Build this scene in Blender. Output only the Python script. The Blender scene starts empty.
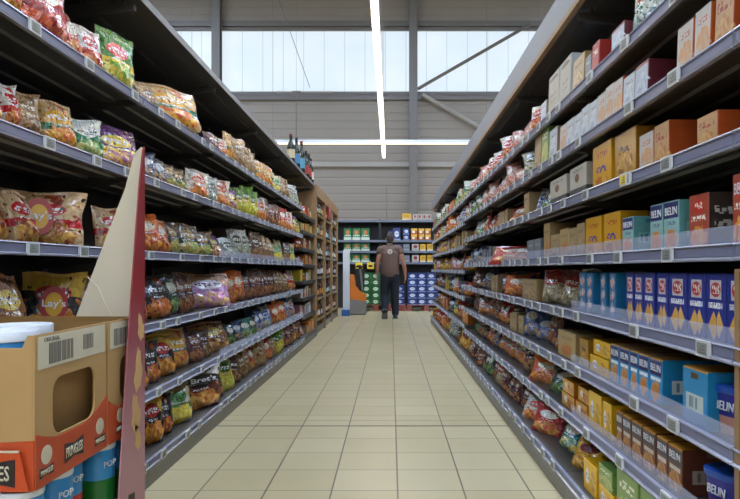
import bpy, bmesh, math, random
from mathutils import Vector, Matrix
R = random.Random(7)
PI = math.pi
sc = bpy.context.scene
COL = sc.collection
F = 641.0

# ------------------------------------------------------------------ camera
cam = bpy.data.cameras.new('camera'); camo = bpy.data.objects.new('camera', cam); COL.objects.link(camo)
camo.location = (0, 0, 1.0); camo.rotation_euler = (PI/2, 0, 0)
cam.sensor_width = 36; cam.lens = 36*F/740
cam.shift_x = -21/740; cam.shift_y = 19.5/740
cam.clip_start = .05; cam.clip_end = 200
sc.camera = camo
sc.view_settings.view_transform = 'Standard'; sc.view_settings.look = 'None'
sc.view_settings.gamma = 1; sc.view_settings.exposure = 0.42

def srgb(h):
    if isinstance(h, str):
        h = h.lstrip('#'); c = [int(h[i:i+2], 16)/255 for i in (0, 2, 4)]
    else: c = [v/255 for v in h]
    return tuple([(v/12.92 if v <= .04045 else ((v+.055)/1.055)**2.4) for v in c] + [1.0])

# ------------------------------------------------------------------ materials
class NT:
    def __init__(s, m): s.t = m.node_tree; s.n = s.t.nodes; s.l = s.t.links
    def new(s, k, **kw):
        n = s.n.new(k)
        for a, b in kw.items(): setattr(n, a, b)
        return n
    def put(s, sock, v):
        if hasattr(v, 'is_output') or isinstance(v, bpy.types.NodeSocket): s.l.new(v, sock)
        else: sock.default_value = v
    def math(s, op, a, b=None):
        n = s.new('ShaderNodeMath', operation=op); s.put(n.inputs[0], a)
        if b is not None: s.put(n.inputs[1], b)
        return n.outputs[0]
    def vm(s, op, a, b=None):
        n = s.new('ShaderNodeVectorMath', operation=op); s.put(n.inputs[0], a)
        if b is not None: s.put(n.inputs[1], b)
        return n.outputs['Value'] if op == 'LENGTH' else n.outputs[0]
    def mix(s, f, a, b):
        n = s.new('ShaderNodeMix', data_type='RGBA'); s.put(n.inputs[0], f); s.put(n.inputs[6], a); s.put(n.inputs[7], b)
        return n.outputs[2]

def base_mat(name):
    m = bpy.data.materials.new(name); m.use_nodes = True
    t = NT(m); p = m.node_tree.nodes['Principled BSDF']
    return m, t, p

MC = {}
def plain(name, col, rough=.5, metal=0, noise=0.0, scale=30, bump=0, spec=None, emit=0):
    if name in MC: return MC[name]
    m, t, p = base_mat(name); c = srgb(col)
    p.inputs['Roughness'].default_value = rough; p.inputs['Metallic'].default_value = metal
    if spec is not None: p.inputs['Specular IOR Level'].default_value = spec
    nz = t.new('ShaderNodeTexNoise'); nz.inputs['Scale'].default_value = scale
    tc = t.new('ShaderNodeTexCoord'); t.l.new(tc.outputs['Object'], nz.inputs['Vector'])
    k = noise if noise else .06
    lo = tuple([v*(1-k) for v in c[:3]]+[1]); hi = tuple([min(1, v*(1+k)) for v in c[:3]]+[1])
    t.l.new(t.mix(nz.outputs[0], lo, hi), p.inputs['Base Color'])
    if bump:
        b = t.new('ShaderNodeBump'); b.inputs['Strength'].default_value = bump
        t.l.new(nz.outputs[0], b.inputs['Height']); t.l.new(b.outputs[0], p.inputs['Normal'])
    if emit:
        p.inputs['Emission Color'].default_value = c; p.inputs['Emission Strength'].default_value = emit
    MC[name] = m; return m

def clear_mat(name, col, alpha, rough=.08):
    if name in MC: return MC[name]
    m, t, p = base_mat(name)
    p.inputs['Base Color'].default_value = srgb(col); p.inputs['Roughness'].default_value = rough
    p.inputs['Alpha'].default_value = alpha
    MC[name] = m; return m

# printed packaging: layers drawn in the pack's own UV (front 0..1, sides u 1..2, top v 1..2)
def printed(name, base, layers, rough=.35, crinkle=0.0, metal=0.0):
    if name in MC: return MC[name]
    m, t, p = base_mat(name)
    tc = t.new('ShaderNodeTexCoord'); uv = tc.outputs['UV']
    col = srgb(base)
    # soft variation so no field is perfectly flat
    nz = t.new('ShaderNodeTexNoise'); nz.inputs['Scale'].default_value = 4; t.l.new(uv, nz.inputs['Vector'])
    b0 = srgb(base); lo = tuple([v*.86 for v in b0[:3]]+[1]); hi = tuple([min(1, v*1.12) for v in b0[:3]]+[1])
    col = t.mix(nz.outputs[0], lo, hi)
    for L in layers:
        k = L[0]
        if k in ('rect', 'text', 'bar'):
            u0, v0, u1, v1 = L[1:5]
            d = t.vm('SUBTRACT', uv, ((u0+u1)/2, (v0+v1)/2, 0))
            d = t.vm('ABSOLUTE', t.vm('MULTIPLY', d, (2/(u1-u0), 2/(v1-v0), 0)))
            sp = t.new('ShaderNodeSeparateXYZ'); t.l.new(d, sp.inputs[0])
            mask = t.math('LESS_THAN', t.math('MAXIMUM', sp.outputs[0], sp.outputs[1]), 1.0)
            if k != 'rect':
                n = L[6]   # glyph density
                v = t.new('ShaderNodeTexVoronoi', distance='CHEBYCHEV', voronoi_dimensions='2D')
                t.l.new(t.vm('MULTIPLY', uv, (n/(u1-u0), (1.6 if k == 'text' else .02)/(v1-v0), 0)), v.inputs['Vector'])
                v.inputs['Scale'].default_value = 1.0
                mask = t.math('MULTIPLY', mask, t.math('LESS_THAN', v.outputs['Distance'], .36))
            col = t.mix(mask, col, srgb(L[5]))
        elif k in ('ell', 'food'):
            cu, cv, ru, rv = L[1:5]
            src = uv
            if k == 'food':
                n2 = t.new('ShaderNodeTexNoise'); n2.inputs['Scale'].default_value = 7; t.l.new(uv, n2.inputs['Vector'])
                src = t.vm('ADD', uv, t.vm('MULTIPLY', t.vm('SUBTRACT', n2.outputs['Color'], (.5, .5, .5)), (.35, .3, 0)))
            d = t.vm('MULTIPLY', t.vm('SUBTRACT', src, (cu, cv, 0)), (1/ru, 1/rv, 0))
            mask = t.math('LESS_THAN', t.vm('LENGTH', d), 1.0)
            if k == 'food':
                v = t.new('ShaderNodeTexVoronoi'); v.inputs['Scale'].default_value = L[7]
                t.l.new(uv, v.inputs['Vector'])
                sp = t.new('ShaderNodeSeparateXYZ'); t.l.new(v.outputs['Color'], sp.inputs[0])
                c = t.mix(sp.outputs[0], srgb(L[5]), srgb(L[6]))
            else: c = srgb(L[5])
            col = t.mix(mask, col, c)
        elif k == 'dia':
            cu, cv, ru, rv = L[1:5]
            d = t.vm('ABSOLUTE', t.vm('MULTIPLY', t.vm('SUBTRACT', uv, (cu, cv, 0)), (1/ru, 1/rv, 0)))
            sp = t.new('ShaderNodeSeparateXYZ'); t.l.new(d, sp.inputs[0])
            mask = t.math('LESS_THAN', t.math('ADD', sp.outputs[0], sp.outputs[1]), 1.0)
            col = t.mix(mask, col, srgb(L[5]))
        elif k == 'half':      # a*u+b*v>c within the front
            a, b, c_ = L[1:4]
            dn = t.new('ShaderNodeVectorMath', operation='DOT_PRODUCT'); t.l.new(uv, dn.inputs[0]); dn.inputs[1].default_value = (a, b, 0)
            mask = t.math('GREATER_THAN', dn.outputs['Value'], c_)
            if L[0] == 'half':
                sp = t.new('ShaderNodeSeparateXYZ'); t.l.new(uv, sp.inputs[0])
                mask = t.math('MULTIPLY', mask, t.math('LESS_THAN', sp.outputs[0], 1.0))
            col = t.mix(mask, col, srgb(L[4]))
        elif k == 'mess':      # small irregular printed blotches over a band
            v = t.new('ShaderNodeTexNoise'); v.inputs['Scale'].default_value = L[2]; t.l.new(uv, v.inputs['Vector'])
            mask = t.math('GREATER_THAN', v.outputs[0], L[3])
            col = t.mix(mask, col, srgb(L[1]))
    t.l.new(col, p.inputs['Base Color'])
    p.inputs['Roughness'].default_value = rough; p.inputs['Metallic'].default_value = metal
    if crinkle:
        p.inputs['Coat Weight'].default_value = .6; p.inputs['Coat Roughness'].default_value = .12
        w = t.new('ShaderNodeTexNoise'); w.inputs['Scale'].default_value = 5; w.inputs['Detail'].default_value = 4
        w.inputs['Distortion'].default_value = 1.2
        t.l.new(t.vm('MULTIPLY', uv, (1.6, .9, 1)), w.inputs['Vector'])
        b = t.new('ShaderNodeBump'); b.inputs['Strength'].default_value = crinkle; b.inputs['Distance'].default_value = .03
        t.l.new(w.outputs[0], b.inputs['Height']); t.l.new(b.outputs[0], p.inputs['Normal'])
    MC[name] = m; return m

M_rail = plain('lavender_rail_plastic', '#a3a3bb', .3, 0)
M_rail2 = plain('grey_rail_edge', '#a3a4b3', .26, .25)
M_insert = plain('lavender_price_strip', '#77788f', .4)
M_shelf = plain('dark_grey_shelf_steel', '#54524f', .38, .3, noise=.12)
M_black = plain('black_back_panel', '#16181a', .5)
M_kick = plain('grey_kick_plate', '#7c7b78', .45)
M_tag = plain('pale_label_housing', '#c4c4c2', .4)
M_lcd = plain('grey_label_display', '#7d827c', .35, noise=.3, scale=160)
M_yel = plain('yellow_promo_label', '#e8c528', .4)
M_riser = clear_mat('clear_plastic_riser', '#cdd2e6', .26)
M_film = clear_mat('clear_wrap_film', '#dadce0', .22, .05)
M_wood = plain('pale_wood_panel', '#93734f', .5, noise=.15, scale=12)
M_canopy = plain('canopy_fascia_bluegrey', '#7a828e', .45, .1)
M_white = plain('white_plastic', '#d3d6d8', .4)

# ------------------------------------------------------------------ mesh helper
class MB:
    def __init__(s): s.v = []; s.f = []; s.m = []; s.uv = []
    def _add(s, vs, fs, mi=0, uvs=None):
        o = len(s.v); s.v += [tuple(v) for v in vs]
        for i, f in enumerate(fs):
            s.f.append(tuple(o+k for k in f)); s.m.append(mi if isinstance(mi, int) else mi[i])
            s.uv.append(uvs[i] if uvs else None)
        return s
    def box(s, a, b, mi=0):
        x0, y0, z0 = [min(p, q) for p, q in zip(a, b)]; x1, y1, z1 = [max(p, q) for p, q in zip(a, b)]
        vs = [(x0,y0,z0),(x1,y0,z0),(x1,y1,z0),(x0,y1,z0),(x0,y0,z1),(x1,y0,z1),(x1,y1,z1),(x0,y1,z1)]
        return s._add(vs, [(0,3,2,1),(4,5,6,7),(0,1,5,4),(1,2,6,5),(2,3,7,6),(3,0,4,7)], mi)
    def prism(s, pts, axis, a, b, mi=0):      # closed profile pts extruded along axis from a to b
        n = len(pts); vs = []
        for t in (a, b):
            for p, q in pts:
                vs.append({'y': (p, t, q), 'x': (t, p, q), 'z': (p, q, t)}[axis])
        fs = [tuple(range(n)), tuple(range(2*n-1, n-1, -1))]
        for i in range(n): j = (i+1) % n; fs.append((i, j, n+j, n+i))
        return s._add(vs, fs, mi)
    def tube(s, a, b, r0, r1=None, n=10, mi=0):
        a = Vector(a); b = Vector(b); r1 = r0 if r1 is None else r1
        d = (b-a).normalized(); u = d.orthogonal().normalized(); w = d.cross(u)
        vs = []
        for c, r in ((a, r0), (b, r1)):
            for i in range(n):
                t = 2*PI*i/n; vs.append(c+u*math.cos(t)*r+w*math.sin(t)*r)
        fs = [tuple(range(n))[::-1], tuple(range(n, 2*n))]
        for i in range(n): j = (i+1) % n; fs.append((i, j, n+j, n+i))
        return s._add(vs, fs, mi)
    def lathe(s, prof, c=(0, 0, 0), n=20, mi=0, mis=None):
        vs = []; fs = []; ms = []; uvs = []
        k = len(prof)
        for r, z in prof:
            for i in range(n):
                t = 2*PI*i/n; vs.append((c[0]+r*math.cos(t), c[1]+r*math.sin(t), c[2]+z))
        zmax = max(z for r, z in prof) or 1
        for a in range(k-1):
            for i in range(n):
                j = (i+1) % n; fs.append((a*n+i, a*n+j, (a+1)*n+j, (a+1)*n+i)); ms.append(mis[a] if mis else mi)
                u0 = i/n; u1 = (i+1)/n; uvs.append([(u0, prof[a][1]/zmax), (u1, prof[a][1]/zmax), (u1, prof[a+1][1]/zmax), (u0, prof[a+1][1]/zmax)])
        fs.append(tuple(range(n))[::-1]); ms.append(mis[0] if mis else mi); uvs.append(None)
        fs.append(tuple(range((k-1)*n, k*n))); ms.append(mis[-1] if mis else mi); uvs.append(None)
        return s._add(vs, fs, ms, uvs)
    def mesh(s, name, mats, smooth=False, recalc=True, bevel=0, sharp=35):
        me = bpy.data.meshes.new(name); me.from_pydata(s.v, [], s.f)
        for m in mats: me.materials.append(m)
        me.polygons.foreach_set('material_index', s.m)
        if any(s.uv):
            ul = me.uv_layers.new(name='UVMap')
            for p, u in zip(me.polygons, s.uv):
                for k, li in enumerate(p.loop_indices): ul.data[li].uv = u[k] if u else (3, 3)
        if recalc or bevel:
            bm = bmesh.new(); bm.from_mesh(me)
            if bevel:
                bmesh.ops.bevel(bm, geom=list(bm.edges), offset=bevel, segments=2, affect='EDGES', clamp_overlap=True)
            bmesh.ops.recalc_face_normals(bm, faces=bm.faces); bm.to_mesh(me); bm.free()
        if smooth:
            me.polygons.foreach_set('use_smooth', [True]*len(me.polygons))
            try: me.set_sharp_from_angle(angle=math.radians(sharp))
            except Exception: pass
        me.update(); return me
    def obj(s, name, mats, parent=None, loc=(0, 0, 0), rot=(0, 0, 0), **k):
        if not isinstance(mats, (list, tuple)): mats = [mats]
        return link(name, s.mesh(name, mats, **k), parent, loc, rot)

def link(name, data, parent=None, loc=(0, 0, 0), rot=(0, 0, 0), scale=(1, 1, 1)):
    o = bpy.data.objects.new(name, data); COL.objects.link(o); o.location = loc; o.rotation_euler = rot; o.scale = scale
    if parent: o.parent = parent
    return o
def tag(o, label=None, cat=None, group=None, kind=None):
    if label: o['label'] = label
    if cat: o['category'] = cat
    if group: o['group'] = group
    if kind: o['kind'] = kind
    return o
def thing(name, loc, label, cat, group=None, rz=0):
    return tag(link(name, None, None, loc, (0, 0, rz)), label, cat, group)
def struct(o): o['kind'] = 'structure'; return o

TXT = {}
def text_mesh(txt, width, height, mat, depth=.0004, bold=.012):
    key = (txt, round(width, 4), round(height, 4), mat.name, depth)
    if key in TXT: return TXT[key]
    cu = bpy.data.curves.new('lettering', 'FONT'); cu.body = txt; cu.size = 1; cu.extrude = 0; cu.offset = bold; cu.resolution_u = 2
    o = bpy.data.objects.new('lettering', cu); COL.objects.link(o)
    dg = bpy.context.evaluated_depsgraph_get(); me = bpy.data.meshes.new_from_object(o.evaluated_get(dg))
    bpy.data.objects.remove(o); bpy.data.curves.remove(cu)
    xs = [v.co.x for v in me.vertices]; ys = [v.co.y for v in me.vertices]
    x0, x1, y0, y1 = min(xs), max(xs), min(ys), max(ys)
    for v in me.vertices:      # stands in the XZ plane, reads from -Y, centred
        v.co = Vector(((v.co.x-(x0+x1)/2)/(x1-x0)*width, 0, (v.co.y-(y0+y1)/2)/(y1-y0)*height))
    bm = bmesh.new(); bm.from_mesh(me)
    r = bmesh.ops.extrude_face_region(bm, geom=list(bm.faces))
    for e in r['geom']:
        if isinstance(e, bmesh.types.BMVert): e.co.y -= depth
    bmesh.ops.recalc_face_normals(bm, faces=bm.faces); bm.to_mesh(me); bm.free()
    me.materials.clear(); me.materials.append(mat); me.name = 'lettering'
    TXT[key] = me; return me

# ================================================================== SETTING
# floor: square cream tiles, 0.2975 m, dark grout, one wide joint
def floor_mat():
    m, t, p = base_mat('cream_floor_tiles')
    g = t.new('ShaderNodeNewGeometry'); sp = t.new('ShaderNodeSeparateXYZ'); t.l.new(g.outputs['Position'], sp.inputs[0])
    T = .2975
    def edge(sock, off, w):
        a = t.math('FRACT', t.math('DIVIDE', t.math('SUBTRACT', sock, off-50*T), T))
        d = t.math('MINIMUM', a, t.math('SUBTRACT', 1.0, a))
        return t.math('LESS_THAN', d, w/T/2)
    ex = edge(sp.outputs[0], .03, .0075); ey = edge(sp.outputs[1], 2.894, .0055)
    mask = t.math('MAXIMUM', ex, ey)
    j = t.math('LESS_THAN', t.math('ABSOLUTE', t.math('SUBTRACT', sp.outputs[1], 4.085)), .011)
    j2 = t.math('LESS_THAN', t.math('ABSOLUTE', t.math('SUBTRACT', sp.outputs[1], 4.23)), .004)
    # per tile tone
    ix = t.math('FLOOR', t.math('DIVIDE', t.math('SUBTRACT', sp.outputs[0], .03-50*T), T)); iy = t.math('FLOOR', t.math('DIVIDE', t.math('SUBTRACT', sp.outputs[1], 2.894-50*T), T))
    cb = t.new('ShaderNodeCombineXYZ'); t.l.new(ix, cb.inputs[0]); t.l.new(iy, cb.inputs[1])
    wn = t.new('ShaderNodeTexWhiteNoise', noise_dimensions='2D'); t.l.new(cb.outputs[0], wn.inputs['Vector'])
    nz = t.new('ShaderNodeTexNoise'); nz.inputs['Scale'].default_value = 2.5; t.l.new(g.outputs['Position'], nz.inputs['Vector'])
    c = t.mix(wn.outputs['Value'], srgb('#c0b084'), srgb('#c9ba91'))
    c = t.mix(t.math('MULTIPLY', nz.outputs[0], .35), c, srgb('#a3967a'))
    c = t.mix(t.math('MAXIMUM', mask, j2), c, srgb('#685c49')); c = t.mix(j, c, srgb('#2f2b27'))
    t.l.new(c, p.inputs['Base Color']); p.inputs['Roughness'].default_value = .33
    b = t.new('ShaderNodeBump'); b.inputs['Strength'].default_value = .3; b.inputs['Distance'].default_value = .003
    t.l.new(t.math('SUBTRACT', 1.0, mask), b.inputs['Height']); t.l.new(b.outputs[0], p.inputs['Normal'])
    return m
struct(MB().box((-12, -6, -.1), (12, 17.8, 0)).obj('floor', floor_mat()))
M_clad = plain('warm_grey_cladding', '#94887a', .6, noise=.05, scale=2)
M_steel = plain('grey_painted_steel', '#6f675f', .5)
M_ceil = plain('roof_sheet', '#8d8982', .6)
# rear wall with horizontal corrugation, in pieces round the glazed strip
WY = 17.5
def cladding(name, z0, z1):
    mb = MB(); per = .22; n = int((z1-z0)/per)+1; pts = []
    for i in range(n):
        z = z0+i*per
        for dz, dy in ((0, 0), (.15, 0), (.165, .010), (.20, .010), (.215, 0)):
            if z+dz <= z1: pts.append((WY+dy, z+dz))
    pts += [(WY+.2, z1), (WY+.2, z0)]
    mb.prism(pts, 'x', -12, 12)
    return struct(mb.obj(name, M_clad))
Z0, Z1 = 5.81, 7.53
cladding('wall_rear', 0, Z0); cladding('wall_rear_upper', Z1, 8.8)
def glaz_mat():
    m, t, p = base_mat('daylit_translucent_panel')
    g = t.new('ShaderNodeNewGeometry'); sp = t.new('ShaderNodeSeparateXYZ'); t.l.new(g.outputs['Position'], sp.inputs[0])
    a = t.math('FRACT', t.math('DIVIDE', t.math('ADD', sp.outputs[0], 50), .56))
    d = t.math('LESS_THAN', a, .035)
    nz = t.new('ShaderNodeTexNoise'); nz.inputs['Scale'].default_value = .9; t.l.new(g.outputs['Position'], nz.inputs['Vector'])
    c = t.mix(nz.outputs[0], srgb('#d3e8f6'), srgb('#f4faff')); c = t.mix(d, c, srgb('#bccedb'))
    t.l.new(c, p.inputs['Emission Color']); p.inputs['Emission Strength'].default_value = .70
    p.inputs['Base Color'].default_value = srgb('#4c565c'); p.inputs['Roughness'].default_value = .5
    return m
w = struct(MB().box((-12, WY+.06, Z0), (12, WY+.1, Z1)).obj('window_1', glaz_mat()))
fr = MB(); fr.box((-12, WY-.06, Z0-.07), (12, WY+.12, Z0+.02)); fr.box((-12, WY-.04, Z1-.02), (12, WY+.12, Z1+.06)); fr.obj('window_frame', M_steel, w)
M_winred = None
struct(MB().box((-12.2, -6, 0), (-12, WY+.2, 8.8)).obj('wall_left', M_clad))
struct(MB().box((12, -6, 0), (12.2, WY+.2, 8.8)).obj('wall_right', M_clad))
struct(MB().box((-12, -6.2, 0), (12, -6, 8.8)).obj('wall_front', M_clad))
M_fill = plain('front_fill_glow', '#dde8f6', .4, emit=2.7)  # glow added as frontal fill for the goods, no known daylight source
for i_, (a_, b_) in enumerate((((-11.5, -5.98, 3.4), (11.5, -5.94, 7.5)),)):
    q_ = struct(MB().box(a_, b_).obj('window_%d' % (i_+12), M_fill))  # unseen window added behind the camera to brighten the shelf fronts
    m_ = MB(); [m_.box((a_[0]+k*2.3-.04, -5.95, 3.3), (a_[0]+k*2.3+.04, -5.9, 7.6)) for k in range(11)]; m_.box((-11.5, -5.95, 3.3), (11.5, -5.88, 3.4)); m_.obj('window_frame', M_white, q_)  # frame of the added fill window
struct(MB().box((-12.2, -6.2, 8.8), (12.2, WY+.2, 9.0)).obj('ceiling', M_ceil))
# roof lights: daylit translucent domes
M_sky = plain('daylit_rooflight', '#c4dcff', .4, emit=21)
for i, (x, y) in enumerate([(-6.5, 0), (-6.5, 7), (0.3, -2.2), (0.3, 4.2), (0.3, 10.5), (6.8, 0), (6.8, 7), (6.8, 13), (-6.5, 13)]):
    s = struct(MB().box((x-.75, y-1.5, 8.74), (x+.75, y+1.5, 8.79)).obj('window_%d' % (i+2), M_sky))
    f_ = MB()
    for a, b in (((x-.85, y-1.6), (x-.75, y+1.6)), ((x+.75, y-1.6), (x+.85, y+1.6)), ((x-.75, y-1.6), (x+.75, y-1.5)), ((x-.75, y+1.5), (x+.75, y+1.6))):
        f_.box((a[0], a[1], 8.66), (b[0], b[1], 8.8))
    f_.obj('window_frame', M_white, s)
# columns and girts of the hall
def ibeam(name, x):
    mb = MB(); mb.box((x-.11, WY-.34, 0), (x+.11, WY-.325, 8.8)); mb.box((x-.11, WY-.1, 0), (x+.11, WY-.085, 8.8)); mb.box((x-.006, WY-.325, 0), (x+.006, WY-.1, 8.8))
    return tag(mb.obj(name, M_steel), None, None, None, 'structure')
for x, nm in ((-4.7, 'trim_1'), (.6, 'trim_2'), (5.9, 'trim_3'), (-10, 'trim_4')): ibeam(nm, x)
struct(MB().prism([(WY-.09, 5.6), (WY-.02, 5.6), (WY-.02, 5.72), (WY-.09, 5.72)], 'x', -12, 12).obj('trim_5', M_steel))
struct(MB().prism([(WY-.09, 3.78), (WY-.02, 3.78), (WY-.02, 3.92), (WY-.09, 3.92)], 'x', -12, 12).obj('trim_6', plain('pale_girt', '#a3988b', .5)))
struct(MB().prism([(WY-.09, 7.6), (WY-.02, 7.6), (WY-.02, 7.75), (WY-.09, 7.75)], 'x', -12, 12).obj('trim_7', M_steel))
# wind braces
mb = MB(); mb.tube((.72, WY-.2, 5.86), (3.75, WY-.2, 7.6), .045, n=8); struct(mb.obj('trim_8', M_steel, smooth=True))
mb = MB(); mb.tube((.85, WY-.2, 5.7), (2.5, WY-.2, 4.75), .06, n=8); struct(mb.obj('trim_9', plain('pale_girt', '#a3988b', .5), smooth=True))

# luminaires ---------------------------------------------------------------
M_lamp = plain('lit_tube_diffuser', '#fff0d8', .4, emit=22)
M_lamp2 = plain('dim_tube_diffuser', '#fff0d8', .4, emit=1.0)
M_lampw = plain('white_batten_housing', '#d8d8d6', .4)
def batten(x, y0, y1, z, label, along='y'):
    t = thing('batten_light', (x, y0, z), label, 'ceiling light', 'linear batten luminaires')
    L = y1-y0; ax = 'y' if along == 'y' else 'x'
    pr = [(-.045, .05), (-.045, .0), (-.03, -.0), (.03, 0), (.045, 0), (.045, .05), (.02, .07), (-.02, .07)]
    MB().prism(pr, ax, 0, L).obj('housing', M_lampw, t)
    MB().prism([(-.026, 0), (-.018, -.025), (.018, -.025), (.026, 0)], ax, 0.02, L-.02).obj('diffuser', M_lamp, t)
    k = MB()
    n = max(2, int(L/2.2))
    for i in range(n+1):
        d = L*i/n*.98+.1
        a = (0, d, .07) if ax == 'y' else (d, 0, .07)
        k.tube(a, (a[0], a[1], 8.79-z), .004, n=5)
    k.obj('suspension_wire', M_steel, t)
    return t
batten(-.175, -4, 16.0, 3.8, 'long white fluorescent batten running lengthwise above the tiled aisle')
t = thing('batten_light', (-5.5, 14.1, 3.77), 'white fluorescent batten crossing above the far end of the aisle', 'ceiling light', 'linear batten luminaires')
MB().prism([(-.045, .05), (-.045, 0), (.045, 0), (.045, .05), (.02, .07), (-.02, .07)], 'x', 0, 11).obj('housing', M_lampw, t)
MB().prism([(-.03, 0), (-.022, -.025), (.022, -.025), (.03, 0)], 'x', .02, 10.98).obj('diffuser', M_lamp2, t)
k = MB(); [k.tube((d, 0, .07), (d, 0, 5.02), .004, n=5) for d in (.3, 2.9, 7.6, 10.7)]; k.obj('suspension_wire', M_steel, t)
batten(3.6, -4, 16, 3.8, 'unseen batten added for ambient light over the neighbouring aisle on the right')  # extra lamp out of view, added for ambient light
batten(-4.2, -4, 16, 3.8, 'unseen batten added for ambient light over the neighbouring aisle on the left')  # its left counterpart, likewise added to lift the ambient light
# pendant rod and thin cable
t = thing('hanging_sign_rod', (-2.2, 14.9, 2.2), 'thin dark rod hanging in front of the rear wall above the shelf bottles', 'rod')
m_ = MB(); m_.tube((0, 0, 1.5), (0, 0, 2.95), .014, n=6); m_.tube((0, 0, 2.9), (0, 0, 6.6), .003, n=4); m_.obj('rod', M_steel, t)
MB().box((-.1, -.01, 2.9), (.1, .01, 2.94)).obj('crossbar', M_steel, t)
tag(MB().tube((-3.2, 16.6, 8.8), (-2.1, 16.6, 5.7), .008, n=5).obj('hanging_cable', M_steel), 'thin cable slanting down in front of the bright window strip', 'cable')
tag(MB().box((-3.0, 16.75, 5.62), (-1.5, 16.78, 5.65)).obj('support_rail', plain('pale_girt', '#a3988b', .5)), 'thin horizontal rail just below the window strip', 'rail')

# ================================================================== SHELVING
BAY = 1.33
LX, RX = -1.14, .78
L_SURF = [1.78, 1.43, 1.08, .74, .42, .125]
R_SURF = [1.755, 1.535, 1.308, 1.055, .82, .592, .37, .125]
R_FAR = [1.75, 1.50, 1.25, .985, .70, .405, .125]
ORD = ['top', 'second', 'third', 'fourth', 'fifth', 'sixth', 'seventh', 'eighth']

_rail_cache = {}
def rail_mesh(s, L):
    k = ('rail', s, L)
    if k not in _rail_cache:
        mb = MB()
        # C-shaped price channel, x outward from the lip is s*x (s=+1 right rack: aisle is -x)
        P = [(0, .006), (-.010, .005), (-.012, .001), (-.004, -.002), (-.004, -.026), (-.014, -.031), (-.013, -.036), (0, -.037)]
        mb.prism([(s*a, b) for a, b in P], 'y', .003, L-.003, 0)
        mb.box((-s*.0045, .006, -.025), (-s*.0065, L-.006, -.003), 1)
        _rail_cache[k] = mb.mesh('price_rail', [M_rail2, M_insert])
    return _rail_cache[k]
def label_mesh(s, mat2):
    k = ('lab', s, mat2.name)
    if k not in _rail_cache:
        mb = MB(); mb.box((-s*.009, -.032, -.036), (-s*.017, .032, .005), 0); mb.box((-s*.017, -.024, -.030), (-s*.0182, .024, -.001), 1)
        for i in range(3): mb.box((-s*.0182, -.02+i*.002, -.027+.008*i), (-s*.0186, .014-.007*i, -.023+.008*i), 2)
        _rail_cache[k] = mb.mesh('price_label', [M_tag, mat2, M_steel])
    return _rail_cache[k]
def ribbed_board(s, L, D, name, mat):
    k = ('board', s, L, D, name)
    if k not in _rail_cache:
        mb = MB(); mb.box((0, .002, -.012), (s*D, L-.002, 0))
        mb.box((0, .002, -.036), (s*.012, L-.002, -.012)); 
        for d in (.14, .27, .40): mb.prism([(s*(d-.035), -.012), (s*(d+.035), -.012), (s*(d+.028), -.022), (s*(d-.028), -.022)], 'y', .01, L-.01)
        _rail_cache[k] = mb.mesh(name, [mat])
    return _rail_cache[k]

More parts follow.
